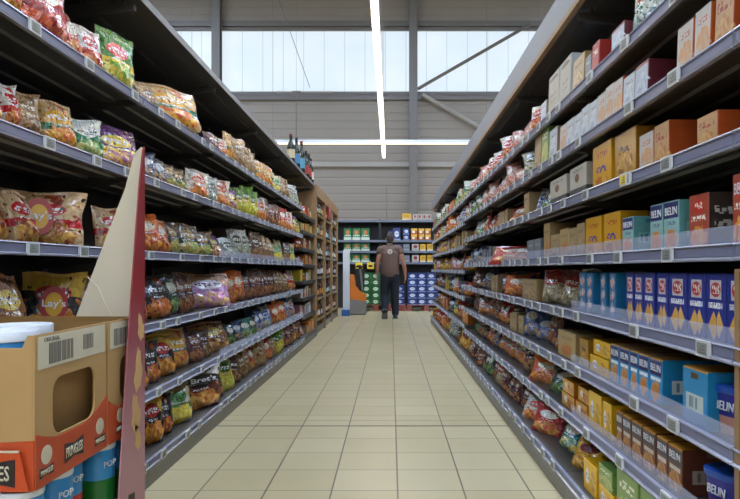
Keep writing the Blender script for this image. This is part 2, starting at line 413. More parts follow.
def gondola(side, y0, surfs, riser=(), label='', canopy=True, L=BAY, rail=True, tags=4, dark=False):
    s = 1 if side == 'R' else -1; X = RX if s > 0 else LX
    t = thing('shelving_bay', (X, y0, 0), label, 'shelving', 'shelving bays of the %s rack' % ('right' if s > 0 else 'left'))
    D = .48; top = 2.15 if s > 0 else 2.25
    MB().box((s*D, .0, .0), (s*(D+.03), L, top-.01)).obj('back_panel', M_black, t)
    for yy in (0, L):
        u = MB(); u.box((s*(D-.04), yy-.02 if yy else 0, 0), (s*D, yy if yy else .02, top)); 
        for i in range(40): u.box((s*(D-.041), (yy-.013) if yy else .007, .1+i*.05), (s*(D-.042), (yy-.007) if yy else .013, .13+i*.05))
        u.obj('upright', M_shelf, t)
    kx = -.0 - .03  # base projects a little
    kb = MB(); kb.box((s*kx, .002, 0), (s*(kx+.03), L-.002, .088)); kb.obj('kick_plate', M_kick, t)
    for i, z in enumerate(surfs):
        base = i == len(surfs)-1
        off = kx if base else 0
        sh = link('shelf', ribbed_board(s, L, D-off if base else D, 'shelf', M_shelf), t, (s*off, 0, z-.0))
        if not base:
            for yy in (.006, L-.016):
                MB().prism([(s*.02, -.012), (s*D, -.012), (s*D, -.085), (s*.02, -.03)], 'y', yy, yy+.01).obj('bracket', M_shelf, sh)
        if rail:
            link('price_rail', rail_mesh(s, L), sh)
            n = tags
            for k in range(n):
                yy = (k+.5+R.uniform(-.28, .28))*L/n
                lm = label_mesh(s, M_lcd)
                link('price_label', lm, sh, (0, yy, 0))
            if s > 0 and i == 2 and abs(y0-1.445) < .01: link('price_label', label_mesh(s, M_yel), sh, (-.003, .655, 0))['label'] = 'yellow price label'
        else:
            MB().box((-s*.008, .003, -.04), (0, L-.003, .004)).obj('shelf_edge', plain('black_shelf_edge', '#2a2b2e', .4), sh)
        if i in riser:
            r = MB(); r.box((-s*.001, .004, .007), (s*.0015, L-.004, .045)); r.obj('plastic_riser', M_riser, sh)
    if s > 0 and abs(y0-.115) < .01: MB().box((-.008, L-.022, 0), (.004, L-.004, 1.0)).obj('corner_strip', M_wood, t)
    if canopy:
        c = MB()
        if s > 0:
            c.box((0, .001, top-.02), (D, L-.001, top)); c.box((.09, .01, top-.045), (.14, L-.01, top-.02)); c.box((.28, .01, top-.045), (.33, L-.01, top-.02))
            co = c.obj('canopy', M_shelf, t)
            f_ = MB(); f_.prism([(-.006, top-.02), (.008, top-.02), (.008, top+.10), (-.006, top+.115)], 'y', .001, L-.001); f_.obj('fascia', M_canopy, co)
            g_ = MB(); g_.box((-.006, .001, top-.045), (.02, L-.001, top-.02)); g_.obj('wood_trim', M_wood, co)
        else:
            c.box((0, .001, top-.02), (-D, L-.001, top)); c.box((-.09, .01, top-.04), (-.13, L-.01, top-.02)); c.box((-.27, .01, top-.04), (-.32, L-.01, top-.02))
            co = c.obj('canopy', M_shelf, t)
            f_ = MB(); f_.box((.006, .001, top-.03), (0, L-.001, top+.006)); f_.obj('fascia', plain('dark_canopy_edge', '#6f7276', .4, .2), co)
        for yy in (.004, L-.014):
            MB().prism([(s*.03, top-.045), (s*D, top-.045), (s*D, top-.14), (s*.03, top-.07)], 'y', yy, yy+.01).obj('bracket', M_shelf, co)
    return t

place_words = ['nearest the camera', 'second from the camera', 'third from the camera', 'fourth from the camera', 'fifth from the camera', 'sixth from the camera',
               'seventh from the camera', 'eighth from the camera', 'ninth from the camera', 'tenth from the camera', 'eleventh from the camera']
L_Y = [.27+BAY*i for i in range(7)]        # .27 .. 8.25
for i, y in enumerate(L_Y[:-1]):
    gondola('L', y, L_SURF, riser=(2, 4) if i >= 3 else (), label='dark steel shelving bay of the left snack rack, %s' % place_words[i], tags=4 if i < 3 else 6)
L2_SURF = [1.72, 1.50, 1.27, 1.06, .84, .62, .38, .125]
gondola('L', L_Y[-1], L2_SURF, label='left rack bay with closer dark shelves just before the wooden units', rail=False)
R_Y = [.115+BAY*i for i in range(9)]
for i, y in enumerate(R_Y):
    far = i >= 5
    gondola('R', y, R_FAR if far else R_SURF, riser=(3, 4, 5, 6) if i < 2 else ((3,) if not far else ()), label='dark steel shelving bay of the right cracker rack, %s' % place_words[i], tags=3 if i < 2 else 6)

# wooden units at the far end of the left rack
UL = 1.27
WSURF = [1.86, 1.52, 1.2, .88, .55, .22]
for k in range(3):
    y = 9.60+k*UL
    t = thing('wooden_shelf_unit', (LX, y, 0), 'pale wooden shelf unit with bottles at the end of the left rack, %s' % ['nearest of three', 'middle of three', 'farthest of three'][k], 'shelving', 'wooden drinks units')
    MB().box((-.5, 0, 0), (.03, .035, 2.27)).obj('side_panel', M_wood, t)
    MB().box((-.5, UL-.037, 0), (.03, UL-.002, 2.27)).obj('side_panel', M_wood, t)
    MB().box((-.5, .036, 2.1), (.03, UL-.038, 2.27)).obj('header_board', M_wood, t)
    MB().box((-.5, .036, .0), (-.47, UL-.038, 2.1)).obj('back_panel', plain('dark_wood_back', '#2c221b', .6), t)
    MB().box((-.46, .036, .0), (.0, UL-.038, .1)).obj('plinth', M_kick, t)
    for z in WSURF:
        sh = MB().box((-.46, .037, z-.02), (.0, UL-.039, z)).obj('shelf', M_wood, t)
        MB().box((.0, .037, z-.035), (.008, UL-.039, z+.006)).obj('shelf_edge', plain('dark_shelf_edge', '#3a3029', .5), sh)
        for q_ in range(4): MB().box((.0081, .14+q_*.3, z-.036), (.0095, .20+q_*.3, z+.004)).obj('price_label', M_yel if R.random() < .55 else M_tag, sh)

# ================================================================== PRODUCTS
RECS = []
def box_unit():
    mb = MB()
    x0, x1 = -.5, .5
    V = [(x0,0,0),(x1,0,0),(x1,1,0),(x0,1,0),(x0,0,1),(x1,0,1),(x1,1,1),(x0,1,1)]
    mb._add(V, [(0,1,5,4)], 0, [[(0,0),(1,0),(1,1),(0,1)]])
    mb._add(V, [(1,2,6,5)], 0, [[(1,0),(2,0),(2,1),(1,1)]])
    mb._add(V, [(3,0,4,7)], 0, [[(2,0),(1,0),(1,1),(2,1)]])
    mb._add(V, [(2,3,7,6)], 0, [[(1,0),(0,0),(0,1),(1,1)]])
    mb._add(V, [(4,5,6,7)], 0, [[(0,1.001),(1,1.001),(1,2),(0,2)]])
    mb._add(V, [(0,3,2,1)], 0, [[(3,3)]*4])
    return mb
def make_box_mesh(mat):
    key = ('box', mat.name)
    if key not in _rail_cache:
        me = box_unit().mesh('pack', [mat], recalc=False)
        bm = bmesh.new(); bm.from_mesh(me); bmesh.ops.remove_doubles(bm, verts=bm.verts, dist=1e-5)
        bmesh.ops.bevel(bm, geom=list(bm.edges), offset=.018, segments=1, affect='EDGES')
        bmesh.ops.recalc_face_normals(bm, faces=bm.faces); bm.to_mesh(me); bm.free()
        _rail_cache[key] = me
    return _rail_cache[key]
def bag_geo(var, nu, nv, v0, v1):
    rr = random.Random(100+var)
    ph = [rr.uniform(0, 6.28) for _ in range(8)]; fat = rr.uniform(.8, 1.0); ctr = rr.uniform(.38, .5)
    bend = rr.choice((0, 0, .35, .6, -.2)); lop = rr.uniform(-.10, .10); pin = rr.uniform(.02, .10)
    def half(u, v):
        if v < .03 or v > .945: return 0.0
        a = (v-.03)/.915
        prof = min(1.0, a/.22)**.5 * (1-max(0.0, a-.25)/.75)**.62
        e = max(0.0, 1-abs(u)**2.6)**.6
        wr = 1+.13*math.sin(5*u+ph[0]+5*v) + .16*math.sin(11*u+ph[1])*math.exp(-4.5*min(v, 1-v)) + .09*math.sin(9*v+ph[2]+5*u) + .09*math.sin(17*u-13*v+ph[6]) + .06*math.sin(9*u+23*v+ph[7])
        return fat*prof*e*wr
    def pt(u, v, sg):
        wd = 1-pin*math.sin(PI*v) - .05*(v < .08) + .02*math.sin(11*v+ph[3])*(1 if u > 0 else -1)
        x = .5*u*wd + lop*v*v*.6
        t = half(u, v)
        zz = v + .02*math.sin(4*u+ph[4])*max(0, v-.5)*2 + .02*u*math.sin(ph[5])*v
        y = .5 + sg*(.5*t+.008) + .12*math.sin(3*u+ph[5])*max(0, v-.6)*2
        if v > .74 and bend: y += bend*(v-.74)*1.8; zz -= abs(bend)*(v-.74)*.35
        return (x, y, zz)
    mb = MB()
    for sg in (-1, 1):
        vs = []; fs = []; uvs = []
        for j in range(nv+1):
            for i in range(nu+1):
                u = -1+2*i/nu; v = v0+(v1-v0)*j/nv
                vs.append(pt(u, v, sg))
        for j in range(nv):
            for i in range(nu):
                a = j*(nu+1)+i; f = (a, a+1, a+nu+2, a+nu+1)
                q = [(i/nu, v0+(v1-v0)*j/nv), ((i+1)/nu, v0+(v1-v0)*j/nv), ((i+1)/nu, v0+(v1-v0)*(j+1)/nv), (i/nu, v0+(v1-v0)*(j+1)/nv)]
                if sg > 0: f = f[::-1]; q = q[::-1]
                fs.append(f); uvs.append(q)
        mb._add(vs, fs, 0, uvs)
    # close the outline
    n = (nu+1)*(nv+1)
    def ring():
        r = [i for i in range(nu+1)] + [j*(nu+1)+nu for j in range(1, nv+1)] + [nv*(nu+1)+i for i in range(nu-1, -1, -1)] + [j*(nu+1) for j in range(nv-1, 0, -1)]
        return r
    rg = ring()
    for a, b in zip(rg, rg[1:]+rg[:1]): mb.f.append((a, n+a, n+b, b)); mb.m.append(0); mb.uv.append([(.02, .5)]*4)
    return mb
def make_bag_mesh(mat, var, kind):
    key = ('bag', mat.name, var, kind)
    if key not in _rail_cache:
        if kind == 'full': me = bag_geo(var, 12, 14, 0, 1).mesh('bag', [mat], smooth=True, sharp=60)
        elif kind == 'body': me = bag_geo(var, 18, 22, 0, .945).mesh('bag', [mat], smooth=True, sharp=60)
        else: me = bag_geo(var, 18, 3, .946, 1).mesh('seal', [mat], smooth=True, sharp=60)
        _rail_cache[key] = me
    return _rail_cache[key]

# ---- print designs
D = {}
def design(key, words, kind, base, layers, **k):
    D[key] = dict(words=words, kind=kind, mat=lambda: printed('print_'+key, base, layers, **k), text=None)
def bagd(key, words, base, top=None, band=None, logo=None, food=None, txt='#f2efe6', gloss=.3, extra=()):
    L = []
    if top: L.append(('half', .12, 1, .72, top))
    if band: L.append(('rect', -.01, .36, 1.01, .50, band))
    if food: L.append(('food', .5, .24, .42, .22, food[0], food[1], 11))
    if logo: L.append(('ell', .5, .66, .3, .13, logo))
    L.append(('text', .24, .61, .76, .70, txt, 8))
    L.append(('text', .3, .47, .7, .51, txt, 12))
    L.insert(0, ('mess', (food[1] if food else top or base), 5, .60)); L.append(('mess', '#16110f', 7.5, .66))
    L += list(extra)
    L += [('rect', -.01, .955, 1.01, 1.01, top or base)]
    design(key, words, 'bag', base, L, rough=min(gloss, .24), crinkle=.9)
bagd('kraft_red', 'kraft beige and red', '#c9a678', band='#b3161a', logo='#c01a1c', food=('#d9a94a', '#8c3a1c'))
bagd('kraft_green', 'kraft and green', '#c09a60', band='#1d6b3c', logo='#d9a22a', food=('#e0b02c', '#c2491c'))
bagd('kraft', 'plain kraft brown', '#b08c5c', logo='#8d6b42', food=('#a37c48', '#6e4d2a'))
bagd('green_white', 'green and white', '#1f7a4a', top='#dfe3da', logo='#e9e9e4', food=('#dcd27c', '#3a8a4a'), txt='#0d5a35')
bagd('purple_yellow', 'purple and yellow', '#5c2360', band='#e4bf3a', logo='#e6c64a', food=('#e5b33c', '#8d4a7a'))
bagd('green_yellow', 'bright green and yellow', '#3f7d22', band='#e0c53c', logo='#d93a26', food=('#d9b33a', '#5f9a2a'))
bagd('red_clear', 'red glossy', '#a81c18', top='#c98a7c', logo='#e9dccb', food=('#d7653a', '#8e1512'))
bagd('red', 'bright red', '#b2201c', logo='#f0e3d0', food=('#e0b050', '#c33a1f'), txt='#fff3df')
bagd('red_white', 'red and white', '#d9d2c8', band='#c22a22', logo='#c22a22', food=('#e2a05c', '#b73324'))
bagd('orange', 'orange', '#d65a1e', top='#e0702a', logo='#f3d7a6', food=('#e9a23c', '#b43c1a'))
bagd('black_orange', 'black and orange', '#1d1a19', logo='#3c3632', food=('#e08a2c', '#a34516'))
bagd('black_yellow', 'black and yellow', '#1e1b1a', top='#c9a02c', logo='#b8281e', food=('#e2a02f', '#b5641a'))
bagd('black_gold', 'black and gold', '#262120', top='#6f5636', logo='#a98648', food=('#d0b060', '#6f8c3a'))
bagd('pink', 'pale pink', '#b58ab2', top='#c2977c', logo='#f0e2ea', food=('#e3c06c', '#c77ab0'), txt='#5b2b5e')
bagd('maroon', 'maroon', '#4e2228', top='#6f4a3c', logo='#8f5a3c', food=('#b9763a', '#5a2a22'))
bagd('brown', 'brown', '#5f4229', logo='#3e2618', food=('#b58446', '#5c3519'))
bagd('nuts', 'glossy golden brown peanut', '#8f5c2a', logo='#e2c35c', food=('#d9a455', '#7c4319'), gloss=.15, extra=(('mess', '#5c2f16', 14, .6),))
bagd('dark_green', 'dark green', '#1f3a2a', logo='#d9d2b8', food=('#7fa04a', '#294a2c'))
bagd('teal', 'teal', '#146a6a', logo='#e6e3cf', food=('#e0c04c', '#2a8a7c'))
bagd('white_green', 'white and green', '#cfd0c2', top='#b9ab7c', band='#3f8a4a', logo='#5f9a58', food=('#e6d45c', '#d9bf3c'), txt='#3c5a2c')
bagd('white_orange', 'white and orange', '#cfc6b4', logo='#c9512a', food=('#e09a3c', '#b94a22'))
bagd('white_blue', 'white and blue', '#c6cad0', band='#23508f', logo='#2c5c9e', food=('#e3d3a0', '#7a94b8'))
bagd('navy', 'navy blue', '#1c2748', logo='#c9cfd9', food=('#c9a04c', '#2c3f6e'))
bagd('blue', 'mid blue', '#2a4f8a', logo='#e6e9ee', food=('#d9b45c', '#3c6ab0'))
bagd('brets', 'white and maroon', '#5e2a22', top='#d6d2c8', logo='#14110f', food=('#e3b04c', '#a8501f'))
bagd('yellow_green', 'yellow and green', '#c9a91f', top='#5f8a22', logo='#2f6a2a', food=('#e6cf4c', '#9aa82c'))
bagd('yellow', 'yellow', '#d9a41c', logo='#8a2a1a', food=('#f0c84c', '#b5641c'), txt='#4a2310')
bagd('silver', 'translucent grey', '#8f9288', top='#b5b7ae', logo='#5c6a4a', food=('#d0cdb8', '#6f7c56'), gloss=.2)
bagd('pale_pink', 'pinkish', '#c4857c', logo='#e8d5c8', food=('#c9503c', '#e0b8a0'))
bagd('zigzag', 'white, green and red patterned', '#c3ccc2', logo='#a83a3a', food=('#2c6a5a', '#dfe3da'), extra=(('mess', '#2f5c52', 9, .56),))
bagd('noodle', 'clear noodle-filled', '#b09a72', top='#8f2a22', logo='#b02a22', food=('#d9c59a', '#8f7a4c'), gloss=.18, extra=(('mess', '#7a6240', 10, .62),))
def boxd(key, words, front, side, layers, rough=.35, sidel=()):
    L = [('rect', -.02, -.02, 1.001, 1.001, front)] + list(layers) + list(sidel)
    design(key, words, 'box', side, L, rough=rough)
SIDE_TXT = lambda c1, c2: (('rect', 1.15, .25, 1.85, .55, c1), ('bar', 1.2, .3, 1.8, .5, c2, 9), ('rect', 1.35, .82, 1.65, .93, c2))
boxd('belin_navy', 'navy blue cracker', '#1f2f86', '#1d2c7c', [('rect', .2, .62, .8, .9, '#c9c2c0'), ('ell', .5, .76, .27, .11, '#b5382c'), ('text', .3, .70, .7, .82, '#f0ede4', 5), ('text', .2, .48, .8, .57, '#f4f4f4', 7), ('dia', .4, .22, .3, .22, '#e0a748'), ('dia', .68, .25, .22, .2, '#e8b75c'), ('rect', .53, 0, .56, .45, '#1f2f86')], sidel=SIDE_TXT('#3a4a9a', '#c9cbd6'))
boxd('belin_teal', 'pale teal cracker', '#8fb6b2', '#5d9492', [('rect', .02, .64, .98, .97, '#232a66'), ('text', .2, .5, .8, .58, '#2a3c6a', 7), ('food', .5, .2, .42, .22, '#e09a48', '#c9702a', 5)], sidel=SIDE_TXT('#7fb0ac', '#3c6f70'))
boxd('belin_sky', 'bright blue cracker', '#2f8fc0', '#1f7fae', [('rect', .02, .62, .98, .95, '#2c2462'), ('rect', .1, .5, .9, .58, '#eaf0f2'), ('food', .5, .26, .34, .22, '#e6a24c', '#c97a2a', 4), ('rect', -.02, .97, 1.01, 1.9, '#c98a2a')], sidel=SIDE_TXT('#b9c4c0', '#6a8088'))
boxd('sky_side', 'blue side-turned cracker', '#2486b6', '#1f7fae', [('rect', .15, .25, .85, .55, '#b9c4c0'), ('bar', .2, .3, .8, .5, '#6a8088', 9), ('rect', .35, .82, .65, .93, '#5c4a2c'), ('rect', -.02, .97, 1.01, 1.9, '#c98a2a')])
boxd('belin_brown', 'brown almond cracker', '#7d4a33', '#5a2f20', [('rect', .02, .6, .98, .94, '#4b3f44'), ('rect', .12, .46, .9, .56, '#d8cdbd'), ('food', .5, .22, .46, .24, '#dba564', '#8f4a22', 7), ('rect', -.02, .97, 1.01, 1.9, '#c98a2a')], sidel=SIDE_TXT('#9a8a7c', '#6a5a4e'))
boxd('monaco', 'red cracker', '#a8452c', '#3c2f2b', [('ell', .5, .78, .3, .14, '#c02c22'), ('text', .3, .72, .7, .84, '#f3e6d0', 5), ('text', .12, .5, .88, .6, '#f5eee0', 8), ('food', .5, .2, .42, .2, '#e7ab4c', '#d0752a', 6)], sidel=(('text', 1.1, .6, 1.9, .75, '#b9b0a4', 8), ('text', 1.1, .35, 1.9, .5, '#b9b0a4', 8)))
boxd('orange_white', 'white and orange biscuit', '#b9b3ab', '#b65a22', [('food', .55, .3, .45, .3, '#c98a4c', '#b9a48c', 6), ('text', .15, .68, .85, .8, '#b54a22', 6)])
boxd('orange_box', 'orange biscuit', '#b58a5c', '#a8481c', [('text', .12, .6, .88, .8, '#8f2f1a', 6), ('food', .5, .25, .5, .25, '#c9a060', '#a86a34', 8)], sidel=(('text', 1.25, .2, 1.85, .3, '#d9a070', 8),))
boxd('maroon_box', 'white and maroon tea', '#a9b2bf', '#5a1f2a', [('food', .6, .4, .4, .3, '#c3ccd6', '#8f98a8', 5), ('rect', -.02, .9, 1.01, 1.01, '#8a3a44')])
boxd('white_box', 'pale white', '#b3bac2', '#8f7c66', [('food', .5, .4, .4, .3, '#d0d4d6', '#8fa0b0', 5), ('text', .15, .72, .85, .8, '#6a5c4c', 6)])
boxd('white_dark', 'white box with dark base', '#b5aea0', '#a19a8c', [('rect', -.02, -.02, 1.01, .3, '#3c4247'), ('ell', .45, .62, .13, .14, '#6f4a2c'), ('text', .2, .82, .8, .9, '#5c5248', 6)], sidel=(('rect', 1, -.02, 2.01, .3, '#3c4247'), ('text', 1.3, .6, 1.7, .7, '#7a6c58', 5)))
boxd('arch_box', 'tall beige box with arch', '#9a9484', '#aab2ba', [('ell', .5, .84, .38, .09, '#57493a'), ('rect', .12, .75, .88, .83, '#9a9484'), ('text', .2, .45, .8, .5, '#5c5140', 6), ('text', .2, .3, .8, .34, '#5c5140', 8)])
boxd('tan_box', 'tan', '#a48a62', '#8f7650', [('text', .2, .7, .8, .8, '#5c4022', 6), ('food', .5, .3, .38, .22, '#c9ae80', '#7c5a34', 7)])
boxd('grey_box', 'grey', '#6f747a', '#565b60', [('text', .2, .65, .8, .75, '#c5c9cc', 6), ('rect', .1, .1, .9, .3, '#8d9399')])
boxd('green_box', 'green and cream', '#7f9a52', '#6a8a42', [('food', .5, .3, .5, .3, '#c9c47c', '#8fa04c', 6), ('text', .15, .7, .85, .85, '#e9e6cc', 5)])
boxd('yellow_pack', 'yellow biscuit', '#e6b01c', '#d6a01a', [('ell', .3, .5, .13, .25, '#ece4d0'), ('text', .2, .4, .45, .6, '#5c6a8c', 4), ('food', .72, .45, .2, .3, '#e9c23c', '#b5701c', 6)], rough=.25)
boxd('orange_pack', 'orange and brown biscuit', '#cb8a26', '#b06a1c', [('ell', .35, .55, .15, .25, '#e3d2b0'), ('food', .7, .4, .25, .35, '#8f2f1a', '#d9962c', 6)], rough=.25)
boxd('caramel_pack', 'golden brown wrapped', '#b0802c', '#8f6422', [('text', .2, .55, .8, .75, '#5c2c14', 5), ('food', .5, .3, .4, .22, '#d9a84c', '#7c4a1c', 7)], rough=.2)
boxd('yellow_wrap', 'bright yellow wrapped', '#d39a1c', '#c08a1a', [('text', .2, .35, .8, .5, '#4a3a8a', 5), ('text', .2, .7, .8, .82, '#a8321c', 6), ('food', .5, .15, .4, .13, '#efc04c', '#b5641c', 6)], rough=.2)
boxd('photo_blue', 'blue box with small photos', '#2c6a9a', '#1c6a94', [('food', .5, .78, .36, .1, '#d98a5c', '#c9d4d9', 8), ('food', .5, .5, .36, .1, '#d98a5c', '#c9d4d9', 8), ('food', .5, .22, .36, .1, '#d9b08c', '#c9d4d9', 8)], sidel=(('rect', 1.2, .2, 1.8, .3, '#4c93b8'),))
boxd('tan_spaghetti', 'tan box with orange patch', '#b39560', '#9a8052', [('food', .5, .3, .3, .2, '#c97a2c', '#a8602c', 6), ('text', .2, .7, .8, .8, '#6a5a44', 6)])
boxd('pink_box', 'pink and white', '#b06a6e', '#a05a5e', [('text', .2, .6, .8, .75, '#ecdcd8', 5)])
boxd('orange_solid', 'orange', '#c9762a', '#b5641c', [('text', .2, .6, .8, .75, '#f0e0c4', 5), ('food', .5, .25, .3, .18, '#e0b04c', '#9a4a1c', 5)])
boxd('yellow_solid', 'yellow', '#c9b02c', '#b39a22', [('text', .2, .6, .8, .75, '#4a5a2c', 5)])
boxd('red_box', 'red', '#a02a26', '#8f2420', [('text', .2, .6, .8, .75, '#ecdccc', 5)])
M_belin = plain('white_brand_ink', '#dfe0e2', .4)
M_ink = plain('dark_ink', '#28221f', .5)
M_redink = plain('red_brand_ink', '#a8221a', .4)
M_yelink = plain('yellow_logo_ink', '#d9a21c', .4)

NOUN = {'bag': ('crisp_bag', 'crisp bag', 'bag'), 'box': ('snack_box', 'box', 'box')}
def put(side, shelf, z0, z1, h, key, d=None, lean=None, yaw=0, roll=0, off=.02, surf=None, noun=None, near=None, lift=0, text=None, surfs=None, word=None):
    """stand one pack on a shelf: z0,z1 are its near and far edge along the aisle"""
    s = 1 if side == 'R' else -1
    des = D[key]; k = des['kind']; mat = des['mat']()
    X = RX if s > 0 else LX
    sl = surfs or (R_SURF if s > 0 else L_SURF)
    if shelf == len(sl)-1: X -= s*.03
    z = (surf if surf is not None else sl[shelf])+.001+lift
    if shelf <= 1: lean = (lean if lean is not None else .1)*.35; off = min(off, .004)
    w = z1-z0
    if d is None: d = .09 if k == 'bag' else .15
    if lean is None: lean = R.uniform(.08, .22) if k == 'bag' else 0
    if k == 'bag':
        if yaw == 0: yaw = R.uniform(.3, .5)*s; w = w*(.82 if near else .70)
        far_ = near is False
        yaw += R.uniform(-.32, .32) if far_ else R.uniform(-.15, .15); roll += R.uniform(-.13, .13) if far_ else R.uniform(-.06, .06); off += R.uniform(0, .035) if shelf > 1 else R.uniform(0, .012)
    elif near is False: yaw += R.uniform(-.06, .06); off += R.uniform(0, .02)
    zc = (z0+z1)/2
    nm, nn, cat = NOUN[k]
    if k == 'bag' and s > 0: nm, nn, cat = 'snack_pouch', 'pouch', 'pouch'
    if noun: nn = noun[1]; nm = noun[0]; cat = noun[2]
    isnear = zc < 4.2 if near is None else near
    loc = (X+s*(off+.004), zc, z)
    rot = (-lean, roll, -s*PI/2+yaw)
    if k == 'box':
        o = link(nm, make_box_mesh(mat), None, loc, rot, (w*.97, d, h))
        if text:
            tx, tw, th, tz, tm = text
            link('lettering', text_mesh(tx, tw, th, tm, .006), o, (0, .001, tz))
    else:
        var = R.randrange(8)
        loc = (loc[0]+s*.005, loc[1], loc[2])
        if isnear:
            o = link(nm, make_bag_mesh(mat, var, 'body'), None, loc, rot, (w*1.02, d, h))
            link('top_seal', make_bag_mesh(mat, var, 'seal'), o)
            if text:
                tx, tw, th, tz, tm, ty = text
                link('lettering', text_mesh(tx, tw, th, tm, .03), o, (0, ty, tz))
        else:
            o = link(nm, make_bag_mesh(mat, var, 'full'), None, loc, rot, (w*1.04, d, h))
    RECS.append(dict(o=o, side=side, shelf=shelf, z=z0, lift=lift, words=word or des['words'], noun=nn, cat=cat, far=surfs is R_FAR, kind=k))
    return o
def zr(px, base=False): return (.81 if not base else .78)*F/(px-391)
def zl(px, base=False): return (1.18 if not base else 1.14)*F/(391-px)
def RR(shelf, p0, p1, h, key, **k): return put('R', shelf, zr(p1, shelf == 7), zr(p0, shelf == 7), h, key, **k)   # p1 = larger px = nearer
def LL(shelf, p0, p1, h, key, **k): return put('L', shelf, zl(p0, shelf == 5), zl(p1, shelf == 5), h, key, **k)   # p0 = smaller px = nearer
def series(fn, shelf, edges, h, key, **k):
    for a, b in zip(edges, edges[1:]): fn(shelf, min(a, b), max(a, b), h if not isinstance(h, tuple) else R.uniform(*h), key if isinstance(key, str) else R.choice(key), **k)
TB = ('BELIN', .80, .16, .79, M_belin)

# --- right rack, first bays (px from the photograph along the shelf front)
RR(0, 632, 658, .2, 'zigzag', near=True); RR(0, 660, 700, .2, 'zigzag'); 
RR(0, 597, 604, .12, 'red_box', d=.2); RR(0, 590, 596, .10, 'grey_box'); RR(0, 577, 589, .14, 'tan_box')
RR(0, 563.5, 575, .2, 'arch_box'); RR(0, 552, 563, .2, 'arch_box'); RR(0, 544.5, 550, .11, 'white_box')
RR(0, 617, 630, .09, 'maroon_box')
RR(1, 684, 700, .125, 'orange_white'); RR(1, 702, 718, .13, 'orange_white'); RR(1, 723, 742, .13, 'orange_box')
RR(1, 641, 654, .115, 'maroon_box', d=.22)
series(RR, 1, [640.5, 629], .11, 'white_box'); series(RR, 1, [628, 618.5, 610.5, 602.5, 594, 586, 578, 570.5, 564], (.12, .135), ['white_box', 'orange_white', 'white_box'])
RR(1, 553, 561, .15, 'white_box'); RR(1, 545, 552, .19, 'green_box'); RR(1, 538, 544.5, .19, 'tan_box')
RR(1, 529, 537, .15, 'silver', near=True); RR(1, 517, 528, .1, 'pale_pink')
RR(2, 699, 719.5, .085, 'orange_box', d=.2); RR(2, 656, 670.5, .125, 'orange_box', d=.2); RR(2, 641, 655, .12, 'orange_white', d=.2)
RR(2, 616, 638, .165, 'caramel_pack', d=.16, word='orange-brown film wrapped', noun=('snack_pack', 'pack', 'pack')); RR(2, 594, 613, .17, 'yellow_wrap', noun=('snack_pack', 'pack', 'pack'))
RR(2, 571, 588, .135, 'white_dark', d=.12); RR(2, 551, 568, .13, 'white_dark'); RR(2, 537, 546, .16, 'dark_green', near=True); RR(2, 531, 536, .17, 'white_blue'); RR(2, 525, 530, .14, 'tan_box')
RR(2, 507, 523, .14, 'red', near=True, lean=.4)
RR(3, 735, 752, .165, 'monaco', d=.08, text=TB); RR(3, 691, 711, .14, 'monaco', d=.16)
RR(3, 665.5, 681, .14, 'belin_teal', text=TB); RR(3, 652, 664.5, .14, 'belin_teal', text=TB); RR(3, 624, 635, .12, 'belin_teal', text=TB, d=.12)
put('R', 3, 1.78, 2.0, .155, 'tan_box', d=.08, off=.20, word='wide tan'); 
RR(3, 605, 622, .15, 'yellow_wrap', noun=('snack_pack', 'pack', 'pack'), d=.1); RR(3, 587, 603, .15, 'yellow_wrap', noun=('snack_pack', 'pack', 'pack'), d=.1); put('R', 3, 2.2, 2.32, .15, 'yellow_wrap', d=.1, off=.14, noun=('snack_pack', 'pack', 'pack'), word='set back yellow')
series(RR, 3, [586, 578, 570, 561, 552], (.11, .14), ['tan_spaghetti', 'tan_box']); RR(3, 545, 551, .18, 'tan_spaghetti')
series(RR, 3, [542, 535, 528], .11, 'grey_box'); RR(3, 500, 524, .15, 'red', near=True, lean=.5)
for a, b in zip([627.7, 636, 645.4, 658.4, 670.7, 690, 708.4, 729], [635.6, 645, 656.5, 670, 689, 707.6, 728, 752]):
    RR(4, a, b, .168, 'belin_navy', text=('BELIN', .72, .085, .525, M_belin), d=.06 if b-a < 9 else .14)
RR(4, 611, 617, .165, 'photo_blue', d=.2); RR(4, 602, 607, .165, 'photo_blue', d=.2); RR(4, 588, 594, .165, 'photo_blue', d=.2); RR(4, 580.5, 587, .165, 'photo_blue', d=.2)
RR(4, 568, 578, .185, 'silver', d=.12, near=True); RR(4, 553, 567, .18, 'noodle', near=True); RR(4, 541, 552, .18, 'noodle')
RR(4, 523, 538, .12, 'tan_box'); RR(4, 506, 519, .16, 'orange', near=True); RR(4, 519.5, 522, .16, 'navy')
for a, b in zip([612, 621.3, 631.8, 640.3, 651.3], [620.7, 631, 639.7, 650.6, 664]): RR(5, a, b, .135, 'belin_sky', text=TB, d=.2)
RR(5, 690, 716, .148, 'sky_side', d=.12, off=.005); RR(5, 718, 742, .148, 'sky_side', d=.12, off=.085)
RR(5, 591, 610, .065, 'yellow_pack', word='lower stacked yellow'); RR(5, 592, 609, .06, 'yellow_pack', lift=.068, off=.03, word='upper stacked yellow'); RR(5, 581, 589.5, .115, 'caramel_pack')
RR(5, 559, 577, .12, 'tan_spaghetti', d=.12)
RR(5, 551, 557, .08, 'white_orange')
for a, b in zip([618, 624.3, 633.3, 644.3, 658.5, 670], [623.8, 632.7, 643.6, 657, 669.3, 684]): RR(6, a, b, .127, 'belin_brown', text=TB, d=.2)
RR(6, 590, 603, .14, 'yellow_pack', d=.1); RR(6, 604, 613, .13, 'yellow_pack', d=.14); RR(6, 577, 588.5, .062, 'orange_pack', word='lower stacked orange'); RR(6, 577, 588, .06, 'orange_pack', lift=.064, off=.03, word='upper stacked orange'); RR(6, 563, 575.5, .06, 'orange_pack', word='lower amber'); RR(6, 564, 575, .06, 'orange_pack', lift=.064, word='upper amber')
